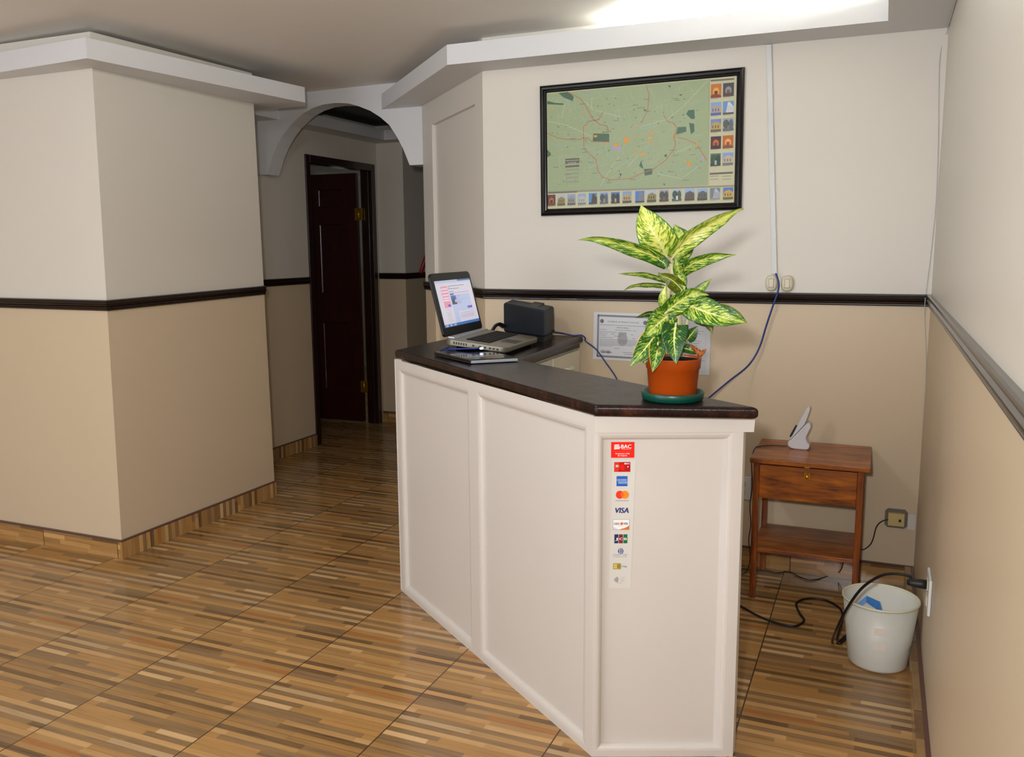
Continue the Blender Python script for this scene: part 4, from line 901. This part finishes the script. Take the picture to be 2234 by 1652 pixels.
def cert(name, x0, x1, z1, z0, tilt, label, fn):
    wd, hh = x1 - x0, z1 - z0; e = Vector((math.cos(tilt), 0, math.sin(tilt))); g = Vector((-math.sin(tilt), 0, math.cos(tilt)))
    s_ = Sheet(Vector((x0, BY - .0025, z0)), e, g, (0, -1, 0), .0001)
    s_.rect(0, 0, wd, hh, '#d4d6da', 0); fn(s_, wd, hh)
    b = MB(); b.art(s_.polys)
    k = len(b.f); b.extrude([s_.p(0, 0, -12), s_.p(wd, 0, -12), s_.p(wd, hh, -12), s_.p(0, hh, -12)], Vector((0, -.0011, 0)))
    for i in range(k, len(b.f)): b.col[i] = lin('#d4d6da')
    return tag(b.build(name, M['print']), label, 'certificate')
def certA(s, wd, hh):
    bo = .0115
    g = '#7c7a7a'
    s.rect(.019, .012, wd - .012, .012 + .009, g, 1); s.rect(.019, hh - .021, wd - .012, hh - .012, g, 1); s.rect(.019, .012, .028, hh - .012, g, 1); s.rect(wd - .021, .012, wd - .012, hh - .012, g, 1)
    r2 = random.Random(5)
    for i in range(60):
        t = i / 60
        for yy in (.0165, hh - .0165): s.disc(.022 + t * (wd - .038), yy, .0016, '#a4a2a2', 2, 6)
    for i in range(44):
        t = i / 44
        for xx in (.0235, wd - .0165): s.disc(xx, .016 + t * (hh - .032), .0016, '#a4a2a2', 2, 6)
    for xx in (.042, wd - .038):
        s.ring(xx, hh - .043, .008, .0105, '#8c8a8a', 1, 16); s.disc(xx, hh - .043, .0075, '#4a4648', 2, 14); s.disc(xx - .001, hh - .043, .003, '#b8b4b4', 3, 10)
    s.text('Certificado de Patente Comercial', wd / 2, hh - .047, .0075, '#56545a', 2, 'CENTER', .155, .15)
    s.text('LICENCIA COMERCIAL', wd / 2, hh - .074, .0042, '#4c4a4e', 2, 'CENTER', .062, bold=.0004)
    L_ = '#807e84'
    for y, segs in ((hh - .062, ((.031, wd - .03),)), (hh - .085, ((.031, .066), (.11, .19), (.20, .215))), (hh - .096, ((.031, .12),)), (hh - .105, ((.031, .072), (.088, .108), (.125, .155), (.19, .20))), (hh - .114, ((.031, .066), (.105, .14))), (hh - .123, ((.031, .098), (.195, .21))), (hh - .133, ((.031, wd - .03),)), (hh - .140, ((.031, wd - .03),)), (hh - .1465, ((.031, wd - .03),)), (hh - .153, ((.031, wd - .03),)), (hh - .159, ((.031, .20),)), (hh - .165, ((.031, .10),)), (hh - .174, ((.105, .134),)), (hh - .196, ((.04, .098),)), (hh - .192, ((.15, .20),)), (hh - .201, ((.158, wd - .03),))):
        for x0, x1 in segs:
            x = x0
            while x < x1:
                l_ = r2.uniform(.004, .012); s.rect(x, y, min(x + l_, x1), y + .0021, L_, 2); x += l_ + .0012
    s.disc(wd / 2, hh * .45, .026, '#b4b2b6', 1, 20, .032); s.rect(wd / 2 - .02, hh * .36, wd / 2 + .02, hh * .6, '#a8a6aa', 1.5)
    s.disc(.052, .040, .014, '#b0aeb2', 2, 16, .009); s.disc(.078, .039, .013, '#9c9a9e', 2, 16, .008)
    for yy in (hh - .025, hh - .2): s.ring(.009, yy, .0018, .0025, '#9a9aa0', 2, 4)
def certB(s, wd, hh):
    r2 = random.Random(9)
    s.line([(.012, .012), (wd - .022, .012), (wd - .022, hh - .012), (.012, hh - .012), (.012, .012)], .0006, '#a8a8ae', 1)
    for i in range(17):
        y = hh - .03 - i * .0115; x = .03
        while x < wd - .04 - (i % 4) * .012:
            l_ = r2.uniform(.008, .03); s.rect(x, y, x + l_, y + .0018, '#8c8a90', 1); x += l_ + .003
    for y in (.09, .15, .19): s.line([(.02, y), (wd - .025, y)], .0006, '#9a9aa0', 1)
cert('certificate', -1.290, -.995, 1.184, .952, R(-.9), 'landscape certificate with patterned border taped to the wall left of the plant', certA)
cert('certificate', -.930, -.720, 1.180, .902, R(-.3), 'portrait certificate on the wall half hidden behind the plant', certB)

# ------------------------------------------------------------------ plant
PB = Vector((-.534, 2.43, TZ1))
vd = Vector((PB.x, PB.y, 0)).normalized(); pu = Vector((vd.y, -vd.x, 0)); pw = -vd
b = MB(); b.lathe([(0, .001), (.082, .001), (.086, .004), (.0895, .022), (.087, .0255), (.083, .024), (.078, .008), (0, .006)], PB, 56)
tag(b.build('plant_saucer', M['saucer']), 'round green plastic saucer under the orange plant pot', 'saucer')
pl = thing('potted_plant', 'variegated leafy plant in an orange pot on the dark countertop', 'plant', PB + Vector((0, 0, .0075)))
b = MB(); z0 = .0075
b.lathe([(0, z0), (.064, z0), (.0665, z0 + .004), (.0735, z0 + .083), (.0765, z0 + .084), (.0785, z0 + .110), (.0800, z0 + .112), (.0795, z0 + .1135), (.076, z0 + .113), (.0745, z0 + .100)], PB, 56)
b.build('pot', M['pot'], pl)
b = MB(); b.lathe([(.0752, z0 + .1065), (.05, z0 + .109), (.02, z0 + .111), (.0, z0 + .110)], PB, 40); b.build('soil', M['soil'], pl)
KX, KZ = 1 / (3.5905 * 755), 1 / (3.5905 * 762)
def pp(a, c, wd): return PB + pu * ((a - 815) * KX) + Vector((0, 0, (1537 - c) * KZ)) + pw * wd
def stem(pts, rs):
    b = MB(); c = bez([pp(*p) for p in pts], 6); n_ = len(c)
    b.tube(c, [rs[0] + (rs[1] - rs[0]) * i / (n_ - 1) for i in range(n_)], 10); b.build('stem', M['stem'], pl)
stem([(845, 1190, .0), (845, 1000, .01), (835, 820, .0), (805, 640, .0), (785, 470, 0)], (.0135, .008))
stem([(740, 1190, .02), (725, 1050, .03), (730, 900, .02), (765, 720, .01), (790, 560, 0)], (.0085, .007))
stem([(870, 1180, .0), (890, 1050, .0), (925, 880, .0), (960, 800, .02)], (.006, .0045))
stem([(885, 1190, .01), (900, 1120, .015), (920, 1050, .02)], (.004, .003))
def leaf(pts, hw, mat, roll=0.0, fold=.25, wave=.0, tipk=1.35, back=.12, petiole=None):
    """blade around a centre line; roll turns it about the midrib (0 = facing the camera)"""
    c = bez([pp(*p) for p in pts], 8); n_ = len(c); H = hw * KX; b = MB(); C = 6
    L = [0]
    for i in range(1, n_): L.append(L[-1] + (c[i] - c[i - 1]).length)
    for i in range(n_):
        t = (c[min(i + 1, n_ - 1)] - c[max(i - 1, 0)]).normalized()
        nrm = pw - t * pw.dot(t)
        if nrm.length < .05: nrm = Vector((0, 0, 1)) - t * t.z
        nrm.normalize(); sd_ = t.cross(nrm).normalized()
        rr = R(roll); sd2 = sd_ * math.cos(rr) + nrm * math.sin(rr); nr2 = nrm * math.cos(rr) - sd_ * math.sin(rr)
        v = L[i] / L[-1]
        wv = math.sin(math.pi * min(1, (v + back) / (1 + back)) ** .72) ** .85 if v < 1 else 0
        wv *= (1 - max(0, v - .75) * tipk)
        wv = max(0.0, wv)
        for j in range(-C, C + 1):
            q_ = j / C
            lift = -fold * H * wv * (1 - abs(q_)) * .9 + wave * H * math.sin(v * 17 + (2 if q_ > 0 else 0)) * q_ * q_
            p = c[i] + sd2 * (q_ * H * wv) + nr2 * lift
            b.uv[len(b.v)] = (.5 + q_ / 2, v); b.v.append(p)
    K = 2 * C + 1
    for i in range(n_ - 1):
        for j in range(K - 1):
            b.f.append([i * K + j, i * K + j + 1, (i + 1) * K + j + 1, (i + 1) * K + j]); b.m.append(0); b.smooth.append(True)
    if petiole:
        k = len(b.v); cc = bez([pp(*petiole), pp(*petiole).lerp(c[0], .5) + Vector((0, 0, .004)), c[0], c[2]], 5); b.tube(cc, [.0042 - .0022 * i / (len(cc) - 1) for i in range(len(cc))], 8, 1)
    o = b.build('leaf', [M[mat], M['stem']], pl)
    md = o.modifiers.new('thick', 'SOLIDIFY'); md.thickness = .0006; md.offset = 0
    return o
leaf([(760, 455, .0), (690, 320, .03), (610, 185, .03), (548, 36, -.01)], 138, 'leaf_pale', 4, .35, .03, petiole=(790, 560, 0))
leaf([(790, 445, .01), (920, 310, .03), (1080, 200, .03), (1262, 92, .01), (1306, 87, .0)], 74, 'leaf_pale', -28, .5, .05, petiole=(790, 540, 0))
leaf([(780, 440, -.03), (850, 330, -.06), (800, 180, -.09)], 112, 'leaf_mid', 0, .2, .03, petiole=(790, 540, 0))
leaf([(690, 440, -.03), (640, 380, -.05), (620, 330, -.07)], 60, 'leaf_green', 0, .2, .03)
leaf([(760, 505, .0), (640, 430, .03), (420, 350, .05), (220, 298, .05), (82, 302, .04)], 62, 'leaf_mid', 30, .35, .06, petiole=(800, 600, 0))
leaf([(690, 450, .02), (735, 480, .03), (752, 525, .03)], 42, 'leaf_green', 10, .3, .05)
leaf([(845, 575, .0), (940, 495, .03), (1090, 440, .05), (1252, 418, .05)], 56, 'leaf_mid', -25, .4, .06, petiole=(805, 650, 0))
leaf([(855, 575, .02), (830, 505, .035), (815, 440, .035)], 40, 'leaf_mid', 0, .3)
leaf([(835, 560, .025), (870, 620, .04), (885, 690, .04)], 44, 'leaf_mid', 10, .3, .05)
leaf([(760, 620, .02), (690, 595, .03), (580, 565, .05), (394, 556, .05)], 30, 'leaf_mid', 45, .3, .08, petiole=(800, 680, 0))
leaf([(740, 660, .0), (640, 645, .03), (510, 648, .05), (430, 690, .04)], 30, 'leaf_mid', 50, .3, .08, petiole=(800, 720, 0))
leaf([(880, 700, .03), (790, 610, .05), (710, 570, .04), (690, 545, .03)], 58, 'leaf_olive', 20, .4, .1, petiole=(840, 780, 0))
leaf([(950, 730, -.01), (1025, 660, -.01), (1086, 598, -.01)], 36, 'leaf_mid', 20, .3, petiole=(880, 840, 0))
leaf([(748, 860, .04), (850, 775, .06), (960, 705, .065), (1066, 716, .06)], 78, 'leaf_mid', -15, .4, .05, petiole=(830, 930, .01))
leaf([(870, 770, .03), (990, 815, .06), (1160, 870, .08), (1335, 915, .075)], 104, 'leaf_mid', 12, .3, .06, petiole=(835, 860, .01))
leaf([(1060, 830, .05), (1150, 820, .06), (1260, 855, .065), (1345, 920, .06)], 48, 'leaf_yellow_edge', 25, .4, .08)
leaf([(960, 890, -.03), (1060, 935, -.03), (1090, 980, -.03), (1110, 1030, -.03)], 48, 'leaf_olive', 10, .3, .1, petiole=(925, 860, 0))
leaf([(800, 850, .03), (710, 920, .06), (640, 990, .07), (592, 1040, .06)], 96, 'leaf_mid', -5, .3, .05, petiole=(735, 800, .02))
leaf([(710, 865, .03), (620, 862, .05), (526, 892, .05)], 30, 'leaf_green', 40, .3, .05)
leaf([(705, 980, .05), (615, 1100, .085), (492, 1256, .095)], 84, 'leaf_yellow_edge', -8, .3, .03, petiole=(725, 900, .03))
leaf([(830, 925, .07), (818, 1050, .10), (838, 1228, .105)], 98, 'leaf_green', 0, .3, .02, back=.3, petiole=(840, 1010, .02))
leaf([(702, 1072, .075), (690, 1170, .10), (664, 1288, .107)], 62, 'leaf_yellow_edge', 0, .3, .02, back=.3, petiole=(722, 1120, .04))
leaf([(610, 1170, .05), (605, 1200, .06), (602, 1248, .06)], 30, 'leaf_yellow_edge', 0, .2, .1)
leaf([(912, 1065, .03), (945, 1015, .04), (990, 953, .035)], 48, 'leaf_green', 0, .3, petiole=(890, 1150, .02))
leaf([(880, 1120, .03), (940, 1130, .04), (1030, 1165, .035)], 40, 'leaf_green', 30, .3, .05, petiole=(870, 1170, .01))
leaf([(740, 830, .02), (728, 740, .035), (748, 640, .03)], 36, 'leaf_pale', 10, .3, petiole=(735, 900, .02))
leaf([(800, 1000, .03), (800, 900, .04), (790, 800, .03)], 28, 'leaf_green', 10, .3)
b = MB(); c = bez([pp(935, 1095, .03), pp(985, 1140, .045), pp(1020, 1160, .045), pp(1056, 1130, .04)], 6)
vs = []
for i, p in enumerate(c):
    wd = .010 * math.sin(math.pi * (i + .6) / (len(c) + .2)); cr_ = Vector((0, 0, 1)) * wd + pw * (.006 * math.sin(i * 1.7))
    vs += [p - cr_, p + pw * .004, p + cr_]
b.add(vs, [(i * 3 + j, i * 3 + j + 1, i * 3 + j + 4, i * 3 + j + 3) for i in range(len(c) - 1) for j in range(2)], 0, True)
o = b.build('dry_leaf', M['dry'], pl); o['label'] = 'withered orange brown leaf'
md = o.modifiers.new('thick', 'SOLIDIFY'); md.thickness = .001

# ------------------------------------------------------------------ side table and phone
sx0, sx1, sy0, sy1 = -.456, -.024, 3.662, 4.030
nt = thing('side_table', 'small reddish wooden side table with one drawer by the back wall', 'side table', ((sx0 + sx1) / 2, 3.85, 0))
b = MB(); b.box((-.469, 3.640, .600), (-.002, 4.040, .622)); b.build('table_top', M['stand_wood'], nt, bevel=.003)
lw = .025
for x0 in (sx0, sx1 - lw):
    for y0 in (sy0, sy1 - lw):
        b = MB(); b.box((x0, y0, 0), (x0 + lw, y0 + lw, .600)); b.build('leg', M['stand_leg'], nt, bevel=.002)
b = MB(); b.box((sx0 + lw, sy0 + .004, .447), (sx1 - lw, sy0 + .02, .590)); dr = b.build('drawer', M['stand_wood'], nt, bevel=.002)
kc = aty(1761, 1039, sy0 + .004)
b = MB(); b.hexa([(kc.x - .0115, kc.y - .002, kc.z - .012), (kc.x + .0115, kc.y - .002, kc.z - .012), (kc.x + .0115, kc.y, kc.z - .012), (kc.x - .0115, kc.y, kc.z - .012)], [(kc.x - .0115, kc.y - .002, kc.z + .012), (kc.x + .0115, kc.y - .002, kc.z + .012), (kc.x + .0115, kc.y, kc.z + .012), (kc.x - .0115, kc.y, kc.z + .012)])
for i in range(10):
    a0_, a1_ = 2 * math.pi * i / 10, 2 * math.pi * (i + 1) / 10
    for r0_, d0_, r1_, d1_ in ((.004, .003, .004, .012), (.004, .012, .0085, .016), (.0085, .016, .007, .022), (.007, .022, .0001, .0245)):
        b.add([(kc.x + r0_ * math.cos(a0_), kc.y - d0_, kc.z + r0_ * math.sin(a0_)), (kc.x + r0_ * math.cos(a1_), kc.y - d0_, kc.z + r0_ * math.sin(a1_)), (kc.x + r1_ * math.cos(a1_), kc.y - d1_, kc.z + r1_ * math.sin(a1_)), (kc.x + r1_ * math.cos(a0_), kc.y - d1_, kc.z + r1_ * math.sin(a0_))], [(0, 1, 2, 3)], 0, True)
o = b.build('knob', M['brass'], dr); o['label'] = 'small brass knob on a square plate'
b = MB(); b.box((kc.x - .010, 3.6385, .598), (kc.x + .010, 3.645, .6035)); o = b.build('latch_plate', M['brass'], nt); o['label'] = 'brass plate under the table edge'
for x0 in (sx0 + .004, sx1 - .018):
    b = MB(); b.box((x0, sy0 + lw, .447), (x0 + .014, sy1 - lw, .600)); b.build('side_board', M['stand_leg'], nt)
b = MB(); b.box((sx0 + lw, sy1 - .018, .447), (sx1 - lw, sy1 - .006, .600)); b.build('back_board', M['stand_leg'], nt)
b = MB(); b.box((sx0 + .004, sy0 + .004, .208), (sx1 - .004, sy1 - .004, .226)); b.build('shelf', M['stand_wood'], nt, bevel=.002)

def prof(pts): return [(-.339 + (a - 370) * .0001366, .622 + (1482 - c) * .000141) for a, c in pts]
cr_pts = prof([(352, 1280), (372, 1400), (470, 1466), (600, 1480), (930, 1480), (1005, 1450), (1030, 1330), (960, 1250), (912, 1140), (922, 1050), (985, 900), (1045, 770), (1020, 670), (965, 622), (905, 655), (700, 895), (560, 1065), (425, 1220)])
ha_pts = prof([(425, 1214), (500, 1140), (700, 885), (840, 715), (915, 500), (985, 250), (985, 180), (930, 160), (880, 196), (740, 500), (600, 830), (490, 1080), (410, 1190)])
ph = thing('phone_cradle', 'pearl white phone charging cradle on the side table', 'phone cradle', (-.30, 3.90, .622))
b = MB(); b.extrude([(x, 3.865, z) for x, z in cr_pts], (0, .07, 0)); b.build('cradle_body', M['phone'], ph, bevel=.006, bseg=3)
hs = thing('phone_handset', 'white cordless phone handset standing upright in its cradle', 'phone', (-.30, 3.90, .66))
b = MB(); b.extrude([(x - .0006, 3.876, z + .0012) for x, z in ha_pts], (0, .048, 0)); b.build('handset_body', M['phone'], hs, bevel=.005, bseg=3)
b = MB()
for i in range(6):
    t = .12 + i * .085; x, z = ha_pts[12][0] * (1 - t) + ha_pts[9][0] * t - .0025 * (1), ha_pts[12][1] * (1 - t) + ha_pts[9][1] * t
    for dy in (.006, .020, .034): b.box((x - .004, 3.876 + dy, z - .004), (x + .004, 3.876 + dy + .009, z + .003))
b.build('buttons', M['black_matte'], hs)
cable('telephone_wire', [(-.345, 3.90, .6255), (-.40, 3.89, .6255), (-.452, 3.86, .6255), (-.474, 3.84, .618), (-.484, 3.82, .57), (-.478, 3.82, .45), (-.486, 3.83, .36), (-.481, 3.84, .27), (-.49, 3.86, .19), (-.484, 3.88, .10), (-.500, 3.88, .03), (-.56, 3.86, .004)], .0022, M['black_cable'], 'thin black telephone wire hanging beside the side table', 'wire')
cable('telephone_wire', [aty(1944, 1133, BY - .02), aty(1925, 1137, BY - .025), aty(1912, 1150, BY - .02), aty(1904, 1178, BY - .016), aty(1895, 1192, BY - .016), aty(1878, 1200, BY - .016), (-.075, BY - .016, .16), (-.10, 4.0, .06), atz(1820, 1252, .004), atz(1772, 1266, .004), atz(1745, 1259, .004), atz(1722, 1248, .004), atz(1695, 1250, .004), atz(1668, 1245, .004), (-.56, 3.98, .004)], .0024, M['black_cable'], 'thin black wire from the almond wall jack to behind the side table', 'wire')

# ------------------------------------------------------------------ wall sockets
jc = aty(1955, 1131.5, BY); wj = thing('wall_jack', 'almond phone jack on the back wall right of the side table', 'wall jack', (jc.x, BY, jc.z - .03))
b = MB(); oct_ = [(-.046, -.03), (-.034, -.042), (.034, -.042), (.046, -.03), (.046, .032), (.034, .044), (-.034, .044), (-.046, .032)]
b.extrude([(jc.x + q_, BY - .0005, jc.z + r_) for q_, r_ in oct_], (0, -.003, 0)); b.build('grey_recess', M['grey_plaster'], wj)
b = MB(); b.box((jc.x + .047, BY - .002, jc.z - .044), (jc.x + .078, BY - .0003, jc.z + .026)); b.build('plaster_patch', M['white_plaster'], wj, bevel=.0012)
b = MB(); b.box((jc.x - .033, BY - .024, jc.z - .028), (jc.x + .033, BY - .003, jc.z + .028)); b.box((jc.x + .010, BY - .0248, jc.z - .008), (jc.x + .02, BY - .0235, jc.z + .004), 1)
b.build('jack_box', [M['almond'], M['black_matte']], wj, bevel=.003)
c = aty(1640, 1066, BY); wo2 = thing('wall_outlet', 'white outlet plate on the back wall left of the side table', 'outlet', (c.x - .03, BY, c.z - .06))
b = MB(); b.box((c.x - .075, BY - .008, c.z - .055), (c.x - .003, BY - .0005, c.z + .055)); b.build('plate', M['white_plastic'], wo2, bevel=.002)
b = MB()
for dz in (-.02, .02): b.box((c.x - .055, BY - .0095, c.z + dz - .013), (c.x - .025, BY - .0075, c.z + dz + .013))
b.build('socket', M['ivory'], wo2, bevel=.001)
OY0, OY1, OZ0, OZ1 = 2.875, 3.005, .345, .462
wo = thing('wall_outlet', 'white outlet plate on the right wall above the bin', 'outlet', (RX, 2.94, OZ0))
b = MB(); b.box((RX - .010, OY0, OZ0), (RX - .0005, OY1, OZ1)); b.build('plate', M['white_plastic'], wo, bevel=.003)
b = MB()
for z_ in (.378, .428): b.box((RX - .013, 2.92, z_ - .016), (RX - .009, 2.965, z_ + .016))
b.build('socket', M['ivory'], wo, bevel=.002)
pc = thing('power_cable', 'black power cable plugged into the right wall outlet and looping to the floor', 'power cable', (.1, 2.95, 0))
PZ = .424
b = MB(); b.tube([(RX - .013, 2.945, PZ), (RX - .03, 2.945, PZ), (RX - .055, 2.945, PZ), (RX - .07, 2.945, PZ)], [.015, .015, .012, .008], 12); b.build('plug', M['black_matte'], pc)
yb = 3.0
cpts = [(RX - .065, 2.945, PZ), aty(1985, 1258, 2.96), aty(1950, 1252, 2.98), aty(1918, 1258, 3.0), aty(1880, 1284, 3.03), aty(1848, 1328, 3.06), aty(1826, 1372, 3.10), atz(1816, 1402, .006), atz(1834, 1403, .006), atz(1848, 1386, .006)]
# the rest of the same cable on the floor behind the bin
cp2 = cpts + [Vector((-.085, 3.36, .006)), atz(1838, 1338, .006), atz(1806, 1312, .006), atz(1765, 1306, .006), atz(1738, 1316, .006), atz(1744, 1338, .006), atz(1754, 1354, .006), atz(1735, 1366, .006), atz(1690, 1358, .006), atz(1650, 1342, .006), atz(1618, 1324, .006), Vector((-.60, 3.62, .006))]
b = MB(); b.tube(bez(cp2, 8), .0048, 8); b.build('cord', M['black_cable'], pc)

# ------------------------------------------------------------------ waste bin
BC = Vector((.056, 3.24, 0)); bn = thing('waste_bin', 'round white plastic waste bin on the floor by the right wall', 'bin', BC)
b = MB(); b.lathe([(0, .001), (.090, .001), (.0985, .006), (.101, .014), (.1265, .243), (.1245, .243), (.099, .016), (.096, .006), (0, .004)], BC, 64); b.build('bucket', M['bin'], bn)
b = MB(); b.lathe([(.1245, .243), (.1245, .2475), (.128, .250), (.1305, .248), (.131, .244), (.1295, .241), (.1262, .241)], BC, 64); b.build('rim', M['bin_rim'], bn)
def lbl(z0_, z1_, a0_, a1_):
    b = MB(); n_ = 6; r_ = lambda z: .101 + (.1265 - .101) * (z - .014) / .229 + .0004
    vs = [(BC.x + r_(z) * math.cos(R(a0_ + (a1_ - a0_) * i / n_)), BC.y + r_(z) * math.sin(R(a0_ + (a1_ - a0_) * i / n_)), z) for z in (z0_, z1_) for i in range(n_ + 1)]
    b.add(vs, [(i, i + 1, n_ + 2 + i, n_ + 1 + i) for i in range(n_)]); o = b.build('label_mark', M['label'], bn); o['label'] = 'faded glue mark of a torn label'
M['label'] = plain('faded_label', '#efe7da', 0.6, var=0.1)
lbl(.150, .178, -98, -76); lbl(.095, .124, -99, -77)
b = MB(); c = BC + Vector((-.035, .0, 0))
b.add([c + Vector(v) for v in ((-.045, -.02, .10), (.05, -.03, .11), (.03, .04, .205), (-.015, .055, .212), (-.055, .03, .17), (.012, .0, .175))], [(0, 1, 5), (1, 2, 5), (2, 3, 5), (3, 4, 5), (4, 0, 5)], 0)
b.add([c + Vector(v) for v in ((-.062, .022, .178), (-.012, .050, .226), (.034, .034, .216), (.062, -.03, .13), (.040, -.034, .118), (.016, .026, .192), (-.012, .040, .205), (-.050, .018, .168))], [(0, 1, 6, 7), (1, 2, 5, 6), (2, 3, 4, 5)], 1)
M['trash_white'] = plain('crumpled_white_paper', '#c4c6c8', 0.6); M['trash_blue'] = plain('blue_packet_film', '#1a6cb4', 0.3)
o = tag(b.build('paper_packet', [M['trash_white'], M['trash_blue']]), 'crumpled blue and white packet inside the waste bin', 'rubbish')
md = o.modifiers.new('thick', 'SOLIDIFY'); md.thickness = .001

# ------------------------------------------------------------------ wires in the corner, red pole, cove lamps
cable('corner_wire', [(RX - .004, 3.45, 2.354), (RX - .004, 3.9, 2.354), (RX - .006, BY - .006, 2.34)] + [aty(x, y, BY - .004) for x, y in ((2050, 130), (2047, 300), (2042, 440), (2030, 560), (2020, 640))] + [aty(2018.5, 655, BY - .024)] + [aty(x, y, BY - .004) for x, y in ((2017, 690), (2020, 800), (2012, 960), (2004, 1130))], .0016, M['grey_cable'], 'thin grey wire running down the back right corner', 'wire')
b = MB(); p0 = atx(917.5, 597, -3.655); p1 = atx(932, 553, -3.655); d = (p1 - p0).normalized()
b.tube([p0 + Vector((0, 0, .004)), p0 + d * .3, p0 + d * .7], .017, 12)
b_ = b.build('red_pole', M['red']); tag(b_, 'red pole leaning on the dark rail at the corridor end', 'pole')
b = MB(); b.tube([(-1.15, 3.985, 2.474), (-.6, 3.985, 2.474), (-.02, 3.985, 2.474)], .013, 10, 0)
ct = b.build('cove_tube', M['tube']); tag(ct, 'fluorescent tube hidden in the tray above the map', 'lamp')
b = MB(); b.tube([(.10, 2.3, 2.474), (.10, 3.0, 2.474), (.10, 3.6, 2.474)], .013, 10, 0)
ct = b.build('cove_tube', M['tube']); tag(ct, 'fluorescent tube hidden in the tray over the right wall', 'lamp')

cl_ = thing('fill_globe', 'unseen round globe added to fill the lobby with light', 'fill light', (-1.6, 1.6, 2.28))  # out of view, added to brighten the left block and slanted wall
b = MB(); b.lathe([(0, 0), (.05, .012), (.088, .05), (.10, .10), (.088, .15), (.06, .18)], (-1.6, 1.6, 2.28), 24); b.build('globe', M['globe'], cl_)
b = MB(); b.lathe([(.06, .175), (.075, .18), (.075, .235), (0, .235)], (-1.6, 1.6, 2.28), 24); b.build('mount', M['white_plastic'], cl_)
